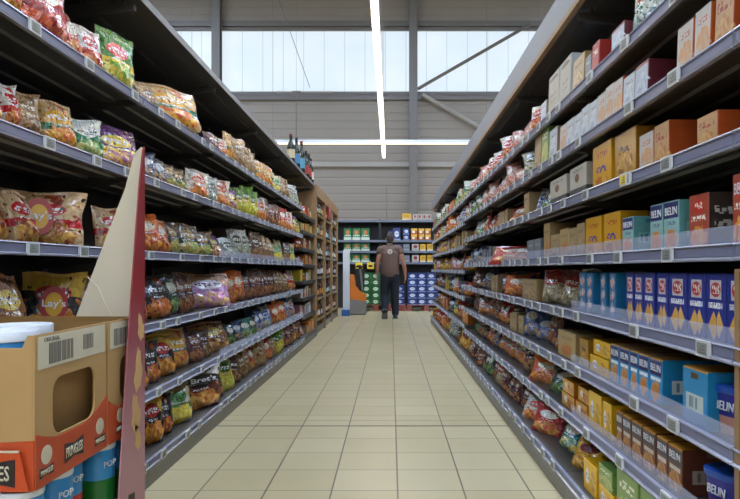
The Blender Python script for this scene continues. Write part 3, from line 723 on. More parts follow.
RR(6, 546, 561, .16, 'dark_green', near=True, lean=.35); RR(6, 531, 545, .16, 'orange', near=True, lean=.35)
RR(7, 618, 640, .2, 'green_box', d=.2); RR(7, 641, 690, .2, 'green_box', d=.2)
RR(7, 600, 615, .08, 'yellow_pack', word='lower green-lit yellow'); RR(7, 600, 614, .075, 'green_box', lift=.082, word='green box upon a yellow one'); RR(7, 585, 598, .12, 'yellow_pack'); RR(7, 564, 583, .17, 'yellow', near=True, lean=.3, d=.12)
RR(7, 547, 562, .18, 'teal', near=True, lean=.3, d=.12); RR(7, 533, 545, .17, 'red', near=True, lean=.3); RR(7, 521, 532, .16, 'white_orange', near=True, lean=.4)
# tubs
def tub(side, y, z, X, label, band):
    t = thing('snack_tub', (X, y, z), label, 'tub', 'blue lidded snack tubs', rz=-PI/2+.25)
    mb = MB(); n = 28
    def ring(rx, ry, zz): return [(rx*abs(math.cos(a))**.6*(1 if math.cos(a) >= 0 else -1), .06+ry*abs(math.sin(a))**.6*(1 if math.sin(a) >= 0 else -1), zz) for a in [2*PI*i/n for i in range(n)]]
    def loft(levels, mats, nm, parent):
        mb = MB(); vs = []; fs = []
        for l in levels: vs += ring(*l)
        ms = []
        for a in range(len(levels)-1):
            for i in range(n): j = (i+1) % n; fs.append((a*n+i, a*n+j, (a+1)*n+j, (a+1)*n+i)); ms.append(a % len(mats) if len(mats) > 1 else 0)
        fs += [tuple(range(n))[::-1], tuple(range((len(levels)-1)*n, len(levels)*n))]; ms += [0, 0]
        mb._add(vs, fs, ms); return mb.obj(nm, mats, parent, smooth=True)
    b = loft([(.048, .042, 0), (.052, .046, .045), (.056, .05, .10)], [plain('tub_'+band[0], band[1], .35), plain('tub_indigo', '#2b2f86', .35)], 'tub_body', t)
    loft([(.059, .053, .101), (.061, .055, .106), (.061, .055, .118), (.055, .049, .122)], [plain('tub_lid_blue', '#1f4fa6', .3)], 'lid', t)
    link('lettering', text_mesh('BELIN', .06, .022, M_belin, .002), b, (0, .0115, .07), (-.09, 0, 0))
    return t
tub('R', 1.615, R_SURF[6]+.001, RX+.03, 'blue lidded tub reading BELIN beside the brown boxes, lower right shelf', ('plum', '#6e2444'))
tub('R', 1.575, R_SURF[5]+.001, RX+.03, 'blue lidded tub with pink base beside turned blue boxes, right rack', ('peach', '#c98a74'))

# --- left rack near bays
LL(0, 4, 20, .26, 'red', near=True, lean=.3, d=.12); LL(0, 21, 66, .27, 'red_clear', near=True, d=.16, lean=.3); LL(0, 68, 83, .19, 'red', near=True, lean=.3, d=.12); LL(0, 84, 104, .19, 'red_white', near=True, lean=.3)
LL(0, 104, 132, .25, 'green_yellow', near=True, lean=.1, d=.08)
LL(0, 144, 155, .13, 'kraft', near=True, lean=.4); LL(0, 159, 188, .23, 'kraft_green', near=True, lean=.5, d=.1)
LL(0, 208, 217, .12, 'maroon'); LL(0, 217.5, 225, .13, 'white_orange')
LL(1, -30, 3, .16, 'red', near=True, lean=.3); LL(1, 4, 19, .16, 'red_white', near=True, lean=.3, d=.12); LL(1, 21, 46, .17, 'kraft', near=True, lean=.3, d=.13); LL(1, 47, 74, .18, 'kraft_green', near=True, lean=.3, d=.12)
LL(1, 75, 102, .17, 'green_white', near=True, lean=.3, d=.12); LL(1, 103, 137, .2, 'purple_yellow', near=True, lean=.3, d=.12)
series(LL, 1, [139, 155, 167, 177, 186], .15, ['navy', 'black_gold', 'maroon'], near=True, lean=.5, off=.10)
LL(1, 192, 205, .18, 'white_orange', near=True); LL(1, 206, 214, .17, 'silver'); LL(1, 215, 228, .2, 'white_orange', near=True); LL(1, 228.5, 235, .16, 'purple_yellow')
TL = ('Lay\'s', .16, .17, .55, M_belin, .0)
LL(2, -35, -3, .24, 'kraft_red', near=True, lean=.3, d=.12); LL(2, -2, 22, .25, 'kraft_red', near=True, lean=.35, d=.12); LL(2, 24, 47, .2, 'kraft_red', near=True, lean=.25, d=.12)
def lays(o, w, h):
    # oval brand badge and lettering on the bulging front
    b = MB(); n = 24
    for sc_, mi, dy in ((1, 0, 0), (.66, 1, -.005)):
        pts = [(.046*sc_*math.cos(2*PI*i/n)/w, .068*sc_*math.sin(2*PI*i/n)/h) for i in range(n)]
        b.prism([(p, q+.5) for p, q in pts], 'y', -.04+dy, .02+dy, mi)
    b.obj('brand_badge', [M_redink, M_yelink], o, (0, 0, 0))
    link('lettering', text_mesh("Lay's", .078/w, .036/h, M_belin, .02), o, (0, -.05, .5))
o = put('L', 2, 2.12, 2.43, .215, 'kraft_red', near=True, lean=.15, d=.11, yaw=-.85, off=.07); lays(o, .31, .215)
LL(2, 107, 128, .2, 'kraft_red', near=True); LL(2, 129, 145.5, .2, 'orange', near=True); LL(2, 146, 165, .22, 'orange', near=True, lean=.15, d=.12)
LL(2, 166, 176, .2, 'orange', near=True); LL(2, 176.5, 186, .2, 'black_gold', near=True); LL(2, 187, 200, .2, 'black_gold', near=True); LL(2, 200.5, 211, .17, 'black_gold', near=True); LL(2, 214, 228, .19, 'purple_yellow', lean=.35); LL(2, 228.5, 236, .16, 'silver')
LL(3, -60, -8, .24, 'nuts', near=True, d=.14, lean=.3); LL(3, -4, 34, .25, 'nuts', near=True, d=.14, lean=.1, off=-.03)
o = put('L', 3, 2.28, 2.50, .255, 'black_yellow', near=True, d=.09, lean=.1, yaw=-.8, off=.10); lays(o, .22, .255); put('L', 3, 2.57, 2.73, .25, 'kraft', near=True, off=.04); LL(3, 112, 124, .24, 'black_orange', near=True)
LL(3, 126, 144, .24, 'black_orange', near=True); LL(3, 145, 155, .2, 'orange', near=True); LL(3, 155.5, 173, .24, 'black_orange', near=True, d=.11, text=None); LL(3, 173.5, 185, .24, 'dark_green', near=True, d=.11); LL(3, 185.5, 192, .24, 'maroon', near=True); LL(3, 192.5, 199, .24, 'maroon', near=True)
LL(3, 200, 224, .25, 'pink', near=True, d=.16, lean=.12); LL(3, 225, 231, .24, 'brown'); LL(3, 231.5, 239, .24, 'orange'); LL(3, 240, 249, .25, 'orange', lean=.05, d=.12)
LL(4, 126, 146, .24, 'black_orange', near=True); LL(4, 147, 162, .23, 'black_orange', near=True, d=.11); LL(4, 163, 178, .24, 'black_yellow', near=True, d=.12); LL(4, 178.5, 194, .24, 'kraft_green', near=True, d=.12, word='kraft and golden chip'); LL(4, 195, 206, .2, 'maroon', near=True); LL(4, 206.5, 213, .2, 'brown', near=True)
LL(4, 213.5, 233, .23, 'nuts', near=True, d=.12, lean=.3); series(LL, 4, [234, 240, 246, 252, 258], .17, ['navy', 'teal', 'dark_green'])
LL(5, 100, 124, .24, 'black_orange', near=True); LL(5, 125, 145, .25, 'black_orange', near=True); LL(5, 146, 153, .26, 'black_orange', near=True); LL(5, 153.5, 167, .26, 'black_yellow', near=True, d=.12); LL(5, 167.5, 178, .22, 'black_orange', near=True, d=.12)
LL(5, 178.5, 196, .24, 'white_green', near=True, d=.12, lean=.1)
o = LL(5, 196.5, 217, .26, 'brets', near=True, d=.12, lean=.1)
b = MB(); n = 24; b.prism([(.36*math.cos(2*PI*i/n), .73+.12*math.sin(2*PI*i/n)) for i in range(n)], 'y', -.02, .05); b.obj('brand_badge', M_ink, o)
link('lettering', text_mesh("Bret's", .54, .12, M_belin, .02), o, (0, -.03, .73))
LL(5, 217.5, 226, .24, 'maroon', near=True); LL(5, 226.5, 237, .26, 'yellow_green', near=True); LL(5, 237.5, 245, .22, 'brown')

# --- far fills
def fill(side, shelf, z0, z1, keys, hb, hx, surfs=None, wb=(.17, .24), wx=(.1, .15), run=3):
    z = z0
    while z < z1-.1:
        key = R.choice(keys); k = D[key]['kind']; n = R.choice((1, 2, run))
        for _ in range(n):
            w = R.uniform(*(wb if k == 'bag' else wx))
            if z+w > z1: return
            h = R.uniform(*(hb if k == 'bag' else hx))
            put(side, shelf, z, z+w, h, key, surfs=surfs, near=False)
            z += w+R.uniform(.002, .015)
        if R.random() < .12: z += R.uniform(.04, .12)
WARM = ['red', 'red_white', 'orange', 'brown', 'maroon', 'kraft', 'white_orange', 'purple_yellow']
DARK = ['navy', 'dark_green', 'black_gold', 'maroon', 'brown', 'blue', 'teal']
fill('L', 0, zl(226), 8.2, ['kraft', 'kraft', 'white_green', 'silver', 'silver', 'kraft_green'], (.19, .25), (.1, .15))
fill('L', 1, zl(236), 8.2, ['white_orange', 'purple_yellow', 'silver', 'red_white', 'red', 'maroon', 'yellow_green'], (.19, .25), (.1, .15))
fill('L', 2, zl(238), 8.2, ['brown', 'kraft', 'silver', 'kraft', 'orange', 'white_green'], (.2, .26), (.1, .15))
fill('L', 3, zl(250), 8.2, ['maroon', 'red', 'red', 'white_blue', 'kraft', 'orange', 'red_white'], (.22, .27), (.1, .15))
fill('L', 4, zl(259), 8.2, ['blue', 'white_blue', 'red', 'red_white', 'orange', 'red'], (.2, .26), (.1, .15))
fill('L', 5, 5.02, 8.2, ['brown', 'maroon', 'kraft', 'red', 'yellow_green', 'yellow'], (.2, .25), (.1, .15))
for sh, z0, keys in ((0, 1.0, ['red']), (2, 1.0, ['kraft_red']), (3, 1.0, ['nuts'])): pass
# left closer-shelved bay: jars and small packs
for i in range(8):
    fill('L', i, 8.28, 9.5, ['pale_pink', 'orange_solid', 'yellow_solid', 'white_box', 'red_box', 'tan_box', 'red', 'pink_box'], (.12, .15), (.09, .15), surfs=L2_SURF, wb=(.13, .17), wx=(.09, .13), run=2)
# right rack
fill('R', 0, zr(543), 6.7, ['white_orange', 'pale_pink', 'red_white', 'pink_box', 'red_white'], (.13, .19), (.09, .12))
fill('R', 1, zr(516), 6.7, ['silver', 'dark_green', 'pale_pink', 'orange', 'white_blue', 'silver'], (.13, .19), (.1, .12))
fill('R', 2, zr(506), 6.7, ['grey_box', 'grey_box', 'tan_box', 'red', 'green_white'], (.13, .19), (.1, .12))
fill('R', 3, zr(499), 6.7, ['silver', 'navy', 'grey_box', 'tan_box'], (.14, .19), (.1, .13))
fill('R', 4, zr(505), 6.7, ['navy', 'maroon', 'maroon', 'blue', 'red', 'tan_box'], (.15, .2), (.1, .14))
z_ = [549, 541, 530, 519, 508, 498]
fill('R', 5, zr(550), 6.7, ['white_orange', 'kraft', 'dark_green', 'tan_box', 'red', 'blue', 'maroon', 'maroon'], (.15, .2), (.1, .14))
fill('R', 6, zr(530), 6.7, ['brown', 'dark_green', 'red', 'navy', 'maroon', 'kraft', 'white_orange', 'teal'], (.15, .21), (.1, .14))
fill('R', 7, 3.86, 6.7, ['maroon', 'maroon', 'brown', 'maroon', 'dark_green', 'noodle', 'brown'], (.15, .21), (.1, .14))
FK = [['red_white', 'pink_box', 'orange_solid', 'yellow_solid', 'red', 'green_white'], ['silver', 'yellow_solid', 'red', 'white_blue', 'orange'], ['white_orange', 'tan_box', 'silver', 'pale_pink', 'yellow'],
      ['red', 'dark_green', 'red_white', 'yellow', 'orange', 'pale_pink'], ['red', 'navy', 'orange', 'yellow_solid', 'white_orange'], ['red', 'orange', 'orange_solid', 'navy', 'white_green'], ['yellow', 'brown', 'red', 'yellow_solid', 'orange_solid', 'silver']]
for i in range(7): fill('R', i, 6.80, 12.05, FK[i], (.15, .22), (.13, .18), surfs=R_FAR, wb=(.2, .28), wx=(.14, .2))

# labels for every shelf product
def ordinal(n):
    a = 'first second third fourth fifth sixth seventh eighth ninth tenth eleventh twelfth thirteenth fourteenth fifteenth sixteenth seventeenth eighteenth nineteenth twentieth'.split()
    tens = ['', '', 'twenty', 'thirty', 'forty', 'fifty', 'sixty', 'seventy', 'eighty', 'ninety']; te = ['', '', 'twentieth', 'thirtieth', 'fortieth', 'fiftieth', 'sixtieth', 'seventieth', 'eightieth', 'ninetieth']
    if n <= 20: return a[n-1]
    return te[n//10] if n % 10 == 0 else tens[n//10]+'-'+a[n % 10-1]
rows = {}
for r in RECS: rows.setdefault((r['side'], r['shelf']), []).append(r)
for (side, shelf), rs in rows.items():
    rs.sort(key=lambda r: (round(r['z'], 3), r['lift']))
    nsh = 6 if side == 'L' else 8
    for i, r in enumerate(rs):
        rack = 'left' if side == 'L' else 'right'
        sw = 'bottom' if shelf == nsh-1 else ORD[shelf]
        nn = r['noun']
        wd = r['words']
        if nn == 'box' and wd.endswith('box'): nn = ''
        if 'box with' in wd or 'box upon' in wd: nn = ''
        lab = ' '.join(('%s %s' % (wd, nn)).split()) + ', %s from the camera, %s rack\'s %s shelf' % (ordinal(i+1), rack, sw)
        tag(r['o'], lab, r['cat'], 'packs on the %s rack, %s shelf' % (rack, sw))

# ================================================================== bottles
def bottle_mesh(glass, lab, cap):
    prof = [(.034, 0), (.037, .01), (.037, .06), (.0372, .06), (.0372, .15), (.037, .15), (.036, .18), (.026, .215), (.0145, .24), (.0135, .285), (.0155, .288), (.0155, .31), (.014, .312)]
    mb = MB(); mb.lathe(prof, n=14, mis=[0, 0, 0, 1, 0, 0, 0, 0, 0, 2, 2, 2])
    return mb.mesh('bottle', [glass, lab, cap], smooth=True)
G = [plain('dark_green_glass', '#16201a', .1), plain('brown_glass', '#2a1710', .1), plain('amber_glass', '#6a3412', .12)]
LB = [('blue', '#3c6f96'), ('white', '#c9c3b4'), ('red', '#96302a'), ('yellow', '#c9a23c'), ('cream', '#b9a884'), ('teal', '#4a8aa0')]
BM = {}
def bottle(i, j):
    if (i, j) not in BM: BM[(i, j)] = bottle_mesh(G[i], plain('label_'+LB[j][0], LB[j][1], .5), plain('cap_'+LB[(j+2) % 6][0], '#1f2226' if j < 3 else '#5a2a1c', .4))
    return BM[(i, j)]
gi = 0
for k in range(3):
    for si, z in enumerate(WSURF):
        n = 11
        for q in range(n):
            y = 9.60+k*UL+.1+q*(UL-.2)/(n-1)
            i, j = R.randrange(3), R.randrange(6)
            o = link('bottle', bottle(i, j), None, (LX-.045, y, z+.001), (0, 0, R.uniform(0, 6)), (1.05, 1.05, R.uniform(.62, .92)))
            tag(o, '%s labelled bottle, %s from left in %s shelf of the %s wooden unit' % (LB[j][0], ordinal(q+1), ['top', 'second', 'third', 'fourth', 'fifth', 'bottom'][si], ['nearest', 'middle', 'farthest'][k]), 'bottle', 'bottles in the wooden units')
for k, (zz, jj, hs, lab) in enumerate([(7.65, 4, 1.15, 'nearest slim dark bottle on the left canopy top'), (8.1, 0, 1.3, 'blue labelled dark bottle on the canopy top, second in the row'), (8.55, 5, 1.45, 'tall teal labelled bottle on the canopy top, third in the row'),
                                        (9.0, 2, 1.3, 'red labelled bottle on the canopy top, fourth in the row'), (9.3, 2, 1.35, 'second red labelled bottle on the canopy top, before the last'), (9.52, 1, 1.25, 'farthest dark bottle on the left canopy top')]):
    o = link('wine_bottle', bottle(0, jj), None, (LX-.055, zz, 2.251), (0, 0, k), (1.3, 1.3, hs)); tag(o, lab, 'bottle', 'bottles on the left canopy')
tag(link('gift_box', make_box_mesh(D['red_box']['mat']()), None, (LX+.034, 11.6, 1.90), (0, 0, PI/2), (.34, .05, .24)), 'red carton hanging at the front of the middle wooden unit', 'box')

# ================================================================== DISPLAY WITH CANS (foreground left)
M_card = plain('brown_cardboard', '#b08c58', .7, noise=.1, scale=8)
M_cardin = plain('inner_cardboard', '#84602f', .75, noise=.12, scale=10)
M_cardp = plain('pale_board', '#cfc2a6', .6, noise=.06, scale=9)
M_wlabel = plain('pale_case_label', '#c7bda2', .6)
M_or = plain('orange_red_print', '#b8461f', .45)
M_stripe = plain('grey_barcode_ink', '#6b645a', .6)
DX = -.62   # aisle face of the cases
def case(y0, y1, x1, label, front_label):
    L = y1-y0; W = DX-x1; H = .268
    t = thing('cardboard_case', (DX, y0, .616), label, 'cardboard case', 'shelf-ready cases of tubes')
    th = .004
    # aisle side wall with a rounded hand hole
    cy0, cy1, cz0, cz1, r = (.06, .228, .077, .184, .03) if L > .2 else (.06, L-.02, .08, .184, .03)
    outer = [(0, 0), (L, 0), (L, H), (0, H)]
    hole = []
    for (cy, cz, a0) in ((cy1-r, cz0+r, -90), (cy1-r, cz1-r, 0), (cy0+r, cz1-r, 90), (cy0+r, cz0+r, 180)):
        for q in range(5): a = math.radians(a0+q*22.5); hole.append((cy+r*math.cos(a), cz+r*math.sin(a)))
    bm = bmesh.new()
    def loopv(pts, x): return [bm.verts.new((x, p, q)) for p, q in pts]
    for x in (0.0,):
        a = loopv(outer, x); b = loopv(hole, x)
        es = [bm.edges.new((a[i], a[(i+1) % len(a)])) for i in range(len(a))] + [bm.edges.new((b[i], b[(i+1) % len(b)])) for i in range(len(b))]
        bmesh.ops.triangle_fill(bm, edges=es, use_beauty=True)
    ex = bmesh.ops.extrude_face_region(bm, geom=list(bm.faces))
    for e in ex['geom']:
        if isinstance(e, bmesh.types.BMVert): e.co.x -= th
    bmesh.ops.recalc_face_normals(bm, faces=bm.faces)
    me = bpy.data.meshes.new('side_wall'); bm.to_mesh(me); bm.free(); me.materials.append(M_card)
    sw = link('side_wall', me, t)
    MB().prism([(-W+th, 0), (-th-.0005, 0), (-th-.0005, H), (-.012, H), (-.022, H-.022), (-W+th, H-.022)], 'y', 0, th).obj('end_wall', M_card, t)
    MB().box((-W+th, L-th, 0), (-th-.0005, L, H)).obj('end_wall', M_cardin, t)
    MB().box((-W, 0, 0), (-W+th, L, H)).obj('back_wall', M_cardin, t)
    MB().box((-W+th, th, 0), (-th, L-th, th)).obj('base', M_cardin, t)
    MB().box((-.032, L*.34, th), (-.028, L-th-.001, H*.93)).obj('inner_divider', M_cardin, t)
    MB().box((-.022, L*.2, th), (-.018, L*.335, H*.9)).obj('red_inner_panel', plain('red_print', '#b01f1a', .45), t)
    # pale printed label with barcodes at the top of the side wall
    lb = MB().box((0.0002, .01, .176+.03), (.0012, L*.97, H-.004)).obj('case_label', M_wlabel, sw)
    bc = MB(); y = L*.16
    for q in range(14): w_ = R.choice((.0022, .004, .006)); bc.box((.0012, y, .212), (.0018, y+w_, .25)); y += w_+R.choice((.002, .0035))
    bc.obj('barcode', M_stripe, lb)
    if L > .2:
        bc = MB(); y = L*.62
        for q in range(8): w_ = R.choice((.002, .004)); bc.box((.0012, y, .222), (.0018, y+w_, .252)); y += w_+.003
        bc.obj('barcode', M_stripe, lb)
        link('lettering', text_mesh('ORIGINAL', .055, .008, M_stripe, .0006), lb, (.0012, L*.2, .257), (0, 0, PI/2))
    # orange printed skirt with a wavy top edge
    pts = [(0, -.002)]; n = 16
    pts.append((L, -.002))
    for q in range(n+1):
        u = 1-q/n; pts.append((u*L, .073+(.022*max(0, 1-u*3.2)**1.5+.036*max(0, (u-.62)/.38)**1.4)))
    sk = MB().prism(pts, 'x', .0002, .0022).obj('orange_skirt', M_or, sw)
    # wordmark plates
    for yy in ((.035, .245) if L > .2 else (L*.35,)): MB().prism([(yy+.018*math.cos(2*PI*q/18), .051+.017*math.sin(2*PI*q/18)) for q in range(18)], 'x', .0022, .0028).obj('pale_oval', M_wlabel, sk)
    for yy, ww in (((.035, .046), (.135, .074), (.245, .046)) if L > .2 else ((L*.35, .046),)):
        pl = MB(); hh = .038 if ww > .06 else .018; zz = .034 if ww > .06 else .022
        pl.prism([(yy-ww/2, zz-hh*.5), (yy, zz-hh*.34), (yy+ww/2, zz-hh*.5), (yy+ww/2, zz+hh*.5), (yy, zz+hh*.34), (yy-ww/2, zz+hh*.5)], 'x', .0022, .003)
        po = pl.obj('wordmark_plate', M_ink, sk)
        link('lettering', text_mesh('PRINGLES', ww*.88, hh*.52, M_wlabel, .0006), sk, (.003, yy, zz), (0, 0, PI/2))
    if front_label:
        fk = MB().prism([(-W, -.002), (0, -.002), (0, .085), (-.06, .082), (-W, .082)], 'y', -.0022, -.0002).obj('orange_skirt', M_or, t)
        fl = MB().prism([(-W, 0), (-.004, 0), (-.02, .068), (-W, .068)], 'y', -.012, -.009).obj('tear_flap', plain('orange_flap_print', '#c2491f', .45), t)
        MB().box((-W, -.0135, .0675), (-.021, -.0085, .0705)).obj('flap_edge', M_cardp, fl)
        MB().prism([(-.135, .012), (-.08, .018), (-.027, .008), (-.027, .056), (-.08, .047), (-.135, .052)], 'y', -.0135, -.012).obj('wordmark_plate', M_ink, fl)
        link('lettering', text_mesh('PRINGLES', .09, .026, M_wlabel, .0008), fl, (-.081, -.0135, .032))
    return t
case(1.115, 1.395, -1.05, 'brown cardboard tube case with hand hole and barcodes, nearer of two', True)
case(1.405, 1.57, -1.05, 'brown cardboard tube case with white label, behind the nearer case', False)
# cans
CM = {}
def can(x, y, z, key, label, word=True):
    cols = {'blue': ('#2f7fb8', '#2f7fb8'), 'pop': ('#2f7fb8', '#2f86bf'), 'red': ('#2f7fb8', '#b3221e'), 'green': ('#2f7fb8', '#1f6a2a')}[key]
    t = thing('crisp_tube', (x, y, z), label, 'crisp tube', 'cardboard crisp tubes')
    if key not in CM:
        mb = MB(); mb.lathe([(.036, 0), (.0375, .004), (.0375, .19), (.0376, .191), (.0376, .253), (.037, .255)], n=28, mis=[0, 0, 0, 1, 1])
        CM[key] = mb.mesh('tube_body', [plain('tube_'+key, cols[1], .3), plain('tube_top_blue', '#3a8cc4', .3)], smooth=True)
        CM['lid'] = CM.get('lid') or MB().lathe([(.0385, .2555), (.0392, .257), (.0392, .266), (.0375, .2675), (.034, .2675), (.033, .2645)], n=28).mesh('lid', [M_white], smooth=True)
    b = link('tube_body', CM[key], t); link('lid', CM['lid'], t)
    a = .35
    if word:
        for txt, w_, h_, zz, mm in ((('POP', .035, .014, .224, M_belin),) + ((('PRINGLES', .036, .008, .135, M_belin),) if key != 'blue' else ())):
            link('lettering', text_mesh(txt, w_, h_, mm, .0012), b, (.0372*math.cos(-a), .0372*math.sin(-a), zz), (0, 0, PI/2-a))
    return t
posw = ['nearest the camera', 'second from the camera', 'third from the camera', 'fourth from the camera', 'fifth from the camera', 'sixth from the camera']
for i, (y, k) in enumerate(((1.145, 'blue'), (1.25, 'pop'), (1.335, 'red'), (1.443, 'green'), (1.528, 'green'))):
    can(DX-.042-(.022 if k == 'red' else 0), y, .343, k, '%s crisp tube under the orange case edge, %s' % ({'pop': 'blue POP', 'blue': 'plain blue', 'red': 'red and blue', 'green': 'green and blue'}[k], posw[i]))
for i in range(4): can(DX-.122-.08*i, 1.145, .343, 'blue', 'blue crisp tube facing the camera below the orange flap, %s from the aisle' % ordinal(i+2))
tb = MB().lathe([(.050, 0), (.056, .004), (.0575, .255), (.0575, .257)], n=32).mesh('tub_body', [plain('tube_top_blue', '#3a8cc4', .3)], smooth=True)
tl = MB().lathe([(.059, .2465), (.0605, .248), (.0605, .262), (.059, .2645), (.054, .2645), (.0525, .2605)], n=32).mesh('lid', [M_white], smooth=True)
for i, (x, y, lab) in enumerate(((-.718, 1.187, 'front, beside the aisle'), (-.765, 1.325, 'rear, beside the aisle'), (-.850, 1.187, 'front, away from the aisle'), (-.900, 1.325, 'rear, away from the aisle'))):
    t = thing('lidded_tub', (x, y, .6215), 'blue tub with wide white lid in the cardboard case, '+lab, 'tub', 'white lidded tubs in the cardboard case')
    b = link('tub_body', tb, t); link('lid', tl, t)
    link('lettering', text_mesh('POP', .05, .02, M_belin, .0012), b, (.0, -.0565, .225))
# stand: plinth, aisle wing, rear panel
t = thing('display_stand', (DX, 1.1, 0), 'cardboard promotional stand with tall beige and red wing beside the snack rack', 'display stand')
MB().box((-.43, .01, 0), (-.004, .47, .342)).obj('plinth', M_or, t)
y0 = .475
P = [(-.42, 0), (.0, 0), (.0, 1.29), (-.006, 1.30), (-.022, 1.285), (-.045, 1.2), (-.175, .86), (-.30, .55), (-.42, .45)]
MB().prism([(a+.012, b) for a, b in P], 'y', y0, y0+.006).obj('rear_panel', M_cardp, t)
cr = MB(); cpts = [(-.125, .98), (-.10, .955), (-.075, .90), (-.05, .86), (-.03, .82)]
for a_, b_ in zip(cpts, cpts[1:]): cr.tube((a_[0], y0-.0005, a_[1]), (b_[0], y0-.0005, b_[1]), .0011, n=6)
cr.obj('crease', plain('crease_board', '#d6c9ac', .6), t)
def wing_mat():
    m, t_, p = base_mat('red_to_pink_printed_wing')
    g = t_.new('ShaderNodeTexCoord'); sp = t_.new('ShaderNodeSeparateXYZ'); t_.l.new(g.outputs['Object'], sp.inputs[0])
    r = t_.new('ShaderNodeValToRGB'); r.color_ramp.elements[0].position = .55; r.color_ramp.elements[0].color = srgb('#b9868c'); r.color_ramp.elements[1].position = .95; r.color_ramp.elements[1].color = srgb('#8c2226')
    t_.l.new(sp.outputs[2], r.inputs[0]); t_.l.new(r.outputs[0], p.inputs['Base Color']); p.inputs['Roughness'].default_value = .4
    return m
wing = MB().prism([(y0-.002, 0), (y0-.21, 0), (y0-.155, .46), (y0-.10, .84), (y0-.035, 1.2), (y0-.012, 1.29), (y0-.002, 1.30)], 'x', .0126, .016).obj('aisle_wing', wing_mat(), t)
cm = plain('printed_crisp_yellow', '#cfa66e', .5)
ch = MB()
for (yy, zz, sx, sz, rot) in ((y0-.03, .86, .022, .035, .3), (y0-.045, .76, .028, .055, -.2), (y0-.06, .66, .03, .05, .25), (y0-.05, .60, .025, .035, .6)):
    pts = []
    for q in range(14):
        a = 2*PI*q/14; px_, pz_ = sx*math.cos(a)*(1-.45*(math.sin(a) > 0)*abs(math.cos(a))), sz*math.sin(a)*(.8 if q % 2 else 1)
        pts.append((yy+px_*math.cos(rot)-pz_*math.sin(rot)*.5, zz+pz_))
    ch.prism(pts, 'x', .0161, .0168)
ch.obj('printed_crisps', cm, wing)
MB().prism([(y0-.10, .455), (y0-.065, .45), (y0-.065, .475), (y0-.10, .48)], 'x', .0161, .0168).obj('wordmark_plate', M_ink, wing)

# ================================================================== REAR: drinks rack, pallets, truck
BY = 16.0
t = thing('drinks_rack', (-2.7, BY, 0), 'wide dark rack of drink packs across the aisle end', 'shelving')
MB().box((0, .6, 0), (5.4, .63, 2.24)).obj('back_panel', M_black, t)
for z in (2.22, 1.72, 1.45, 1.17):
    sh = MB().box((0, 0, z-.03), (5.4, .6, z)).obj('shelf', M_shelf, t)
    MB().box((0, -.01, z-.05), (5.4, 0, z+.005)).obj('price_rail', plain('pale_rail', '#666d7b', .4), sh)
for x in (.02, 1.2, 2.4, 3.75, 5.3): MB().box((x, .005, 0), (x+.05, .06, 2.24)).obj('upright', M_black, t)
def X_(px, y=BY): return (px-391)/F*y
design('green_case', 'green', 'box', '#1f6a2e', [('rect', -.02, -.02, 1.01, .25, '#c9d4c4'), ('ell', .5, .65, .25, .2, '#b9703c'), ('text', .1, .32, .9, .45, '#dfe8dc', 5)])
design('green_case_dark', 'dark green', 'box', '#1f5c2b', [('ell', .5, .5, .28, .28, '#cfdccb'), ('text', .3, .42, .7, .58, '#1f5a2f', 4)])
design('blue_case', 'navy blue', 'box', '#23346e', [('ell', .5, .5, .3, .25, '#c9d0dd'), ('text', .25, .44, .75, .56, '#23346e', 4), ('rect', -.02, -.02, 1.01, .12, '#7f93bf')])
design('amber_case', 'orange and red', 'box', '#a85a24', [('rect', -.02, .6, 1.01, 1.01, '#d9a42c'), ('ell', .4, .4, .25, .22, '#e3d8c6')])
design('yellow_case', 'yellow', 'box', '#d0a01f', [('rect', -.02, -.02, 1.01, .2, '#d9d2c0'), ('text', .2, .5, .8, .7, '#7a4a12', 5)])
design('white_case', 'white and red', 'box', '#b9b2a9', [('ell', .5, .6, .3, .25, '#8a2a26'), ('text', .1, .1, .9, .25, '#6f655c', 5)])
def rear(px0, px1, y0, z, h, key, lab, d=.28, nm='drinks_case'):
    x0, x1 = X_(px0), X_(px1)
    o = link(nm, make_box_mesh(D[key]['mat']()), None, ((x0+x1)/2, y0, z+.001), (0, 0, 0), (x1-x0-.006, d, h))
    tag(o, lab, 'drinks case', 'drink cases on the rear rack'); return o
cw = ['leftmost', 'second', 'third', 'fourth', 'fifth', 'sixth']
for zi, (z, nm) in enumerate(((1.72, 'upper'), (1.45, 'second'), (1.17, 'third'))):
    for i, (a, b) in enumerate(((343.5, 351.5), (352, 360.5), (361, 369.5))):
        rear(a, b, BY+.05, z, [.30, .19, .2][zi] if i < 3 else .1, 'green_case', 'green drinks case, %s on the rear rack\'s %s shelf' % (['left', 'middle', 'right'][i], nm))
for i, (a, b) in enumerate(((393, 400.5), (388, 392.5))):
    rear(a, b, BY+.05, 1.72, .31-.07*i, 'blue_case', '%s navy drinks case on the rear rack\'s upper shelf' % ['wide', 'narrow'][i])
for i, (a, b) in enumerate(((403, 409.5), (411, 417.5), (418.5, 424.5), (425, 431))):
    for l in range(2):
        rear(a, b, BY+.05, 1.72+.15*l, .145, 'amber_case' if i else 'blue_case', '%s drinks pack, %s layer, %s from left at upper right of rear rack' % ('orange' if i else 'navy', ['lower', 'upper'][l], ordinal(i+1)), nm='drinks_pack')
for zi, (z, nm) in enumerate(((1.45, 'second'), (1.17, 'third'))):
    for i, (a, b) in enumerate(((394, 402), (403, 410), (412, 419), (420, 426), (427, 434))):
        key = ['blue_case', 'grey_box', 'white_case', 'yellow_case', 'yellow_case'][i]
        rear(a, b, BY+.05, z, .18, key, '%s drinks case, %s of the right group on the rear rack\'s %s shelf' % (['navy', 'grey', 'white', 'yellow', 'second yellow'][i], ordinal(i+1), nm))
rear(402, 411.5, BY+.05, 2.22, .17, 'yellow_case', 'yellow carton standing on top of the rear rack', nm='carton')
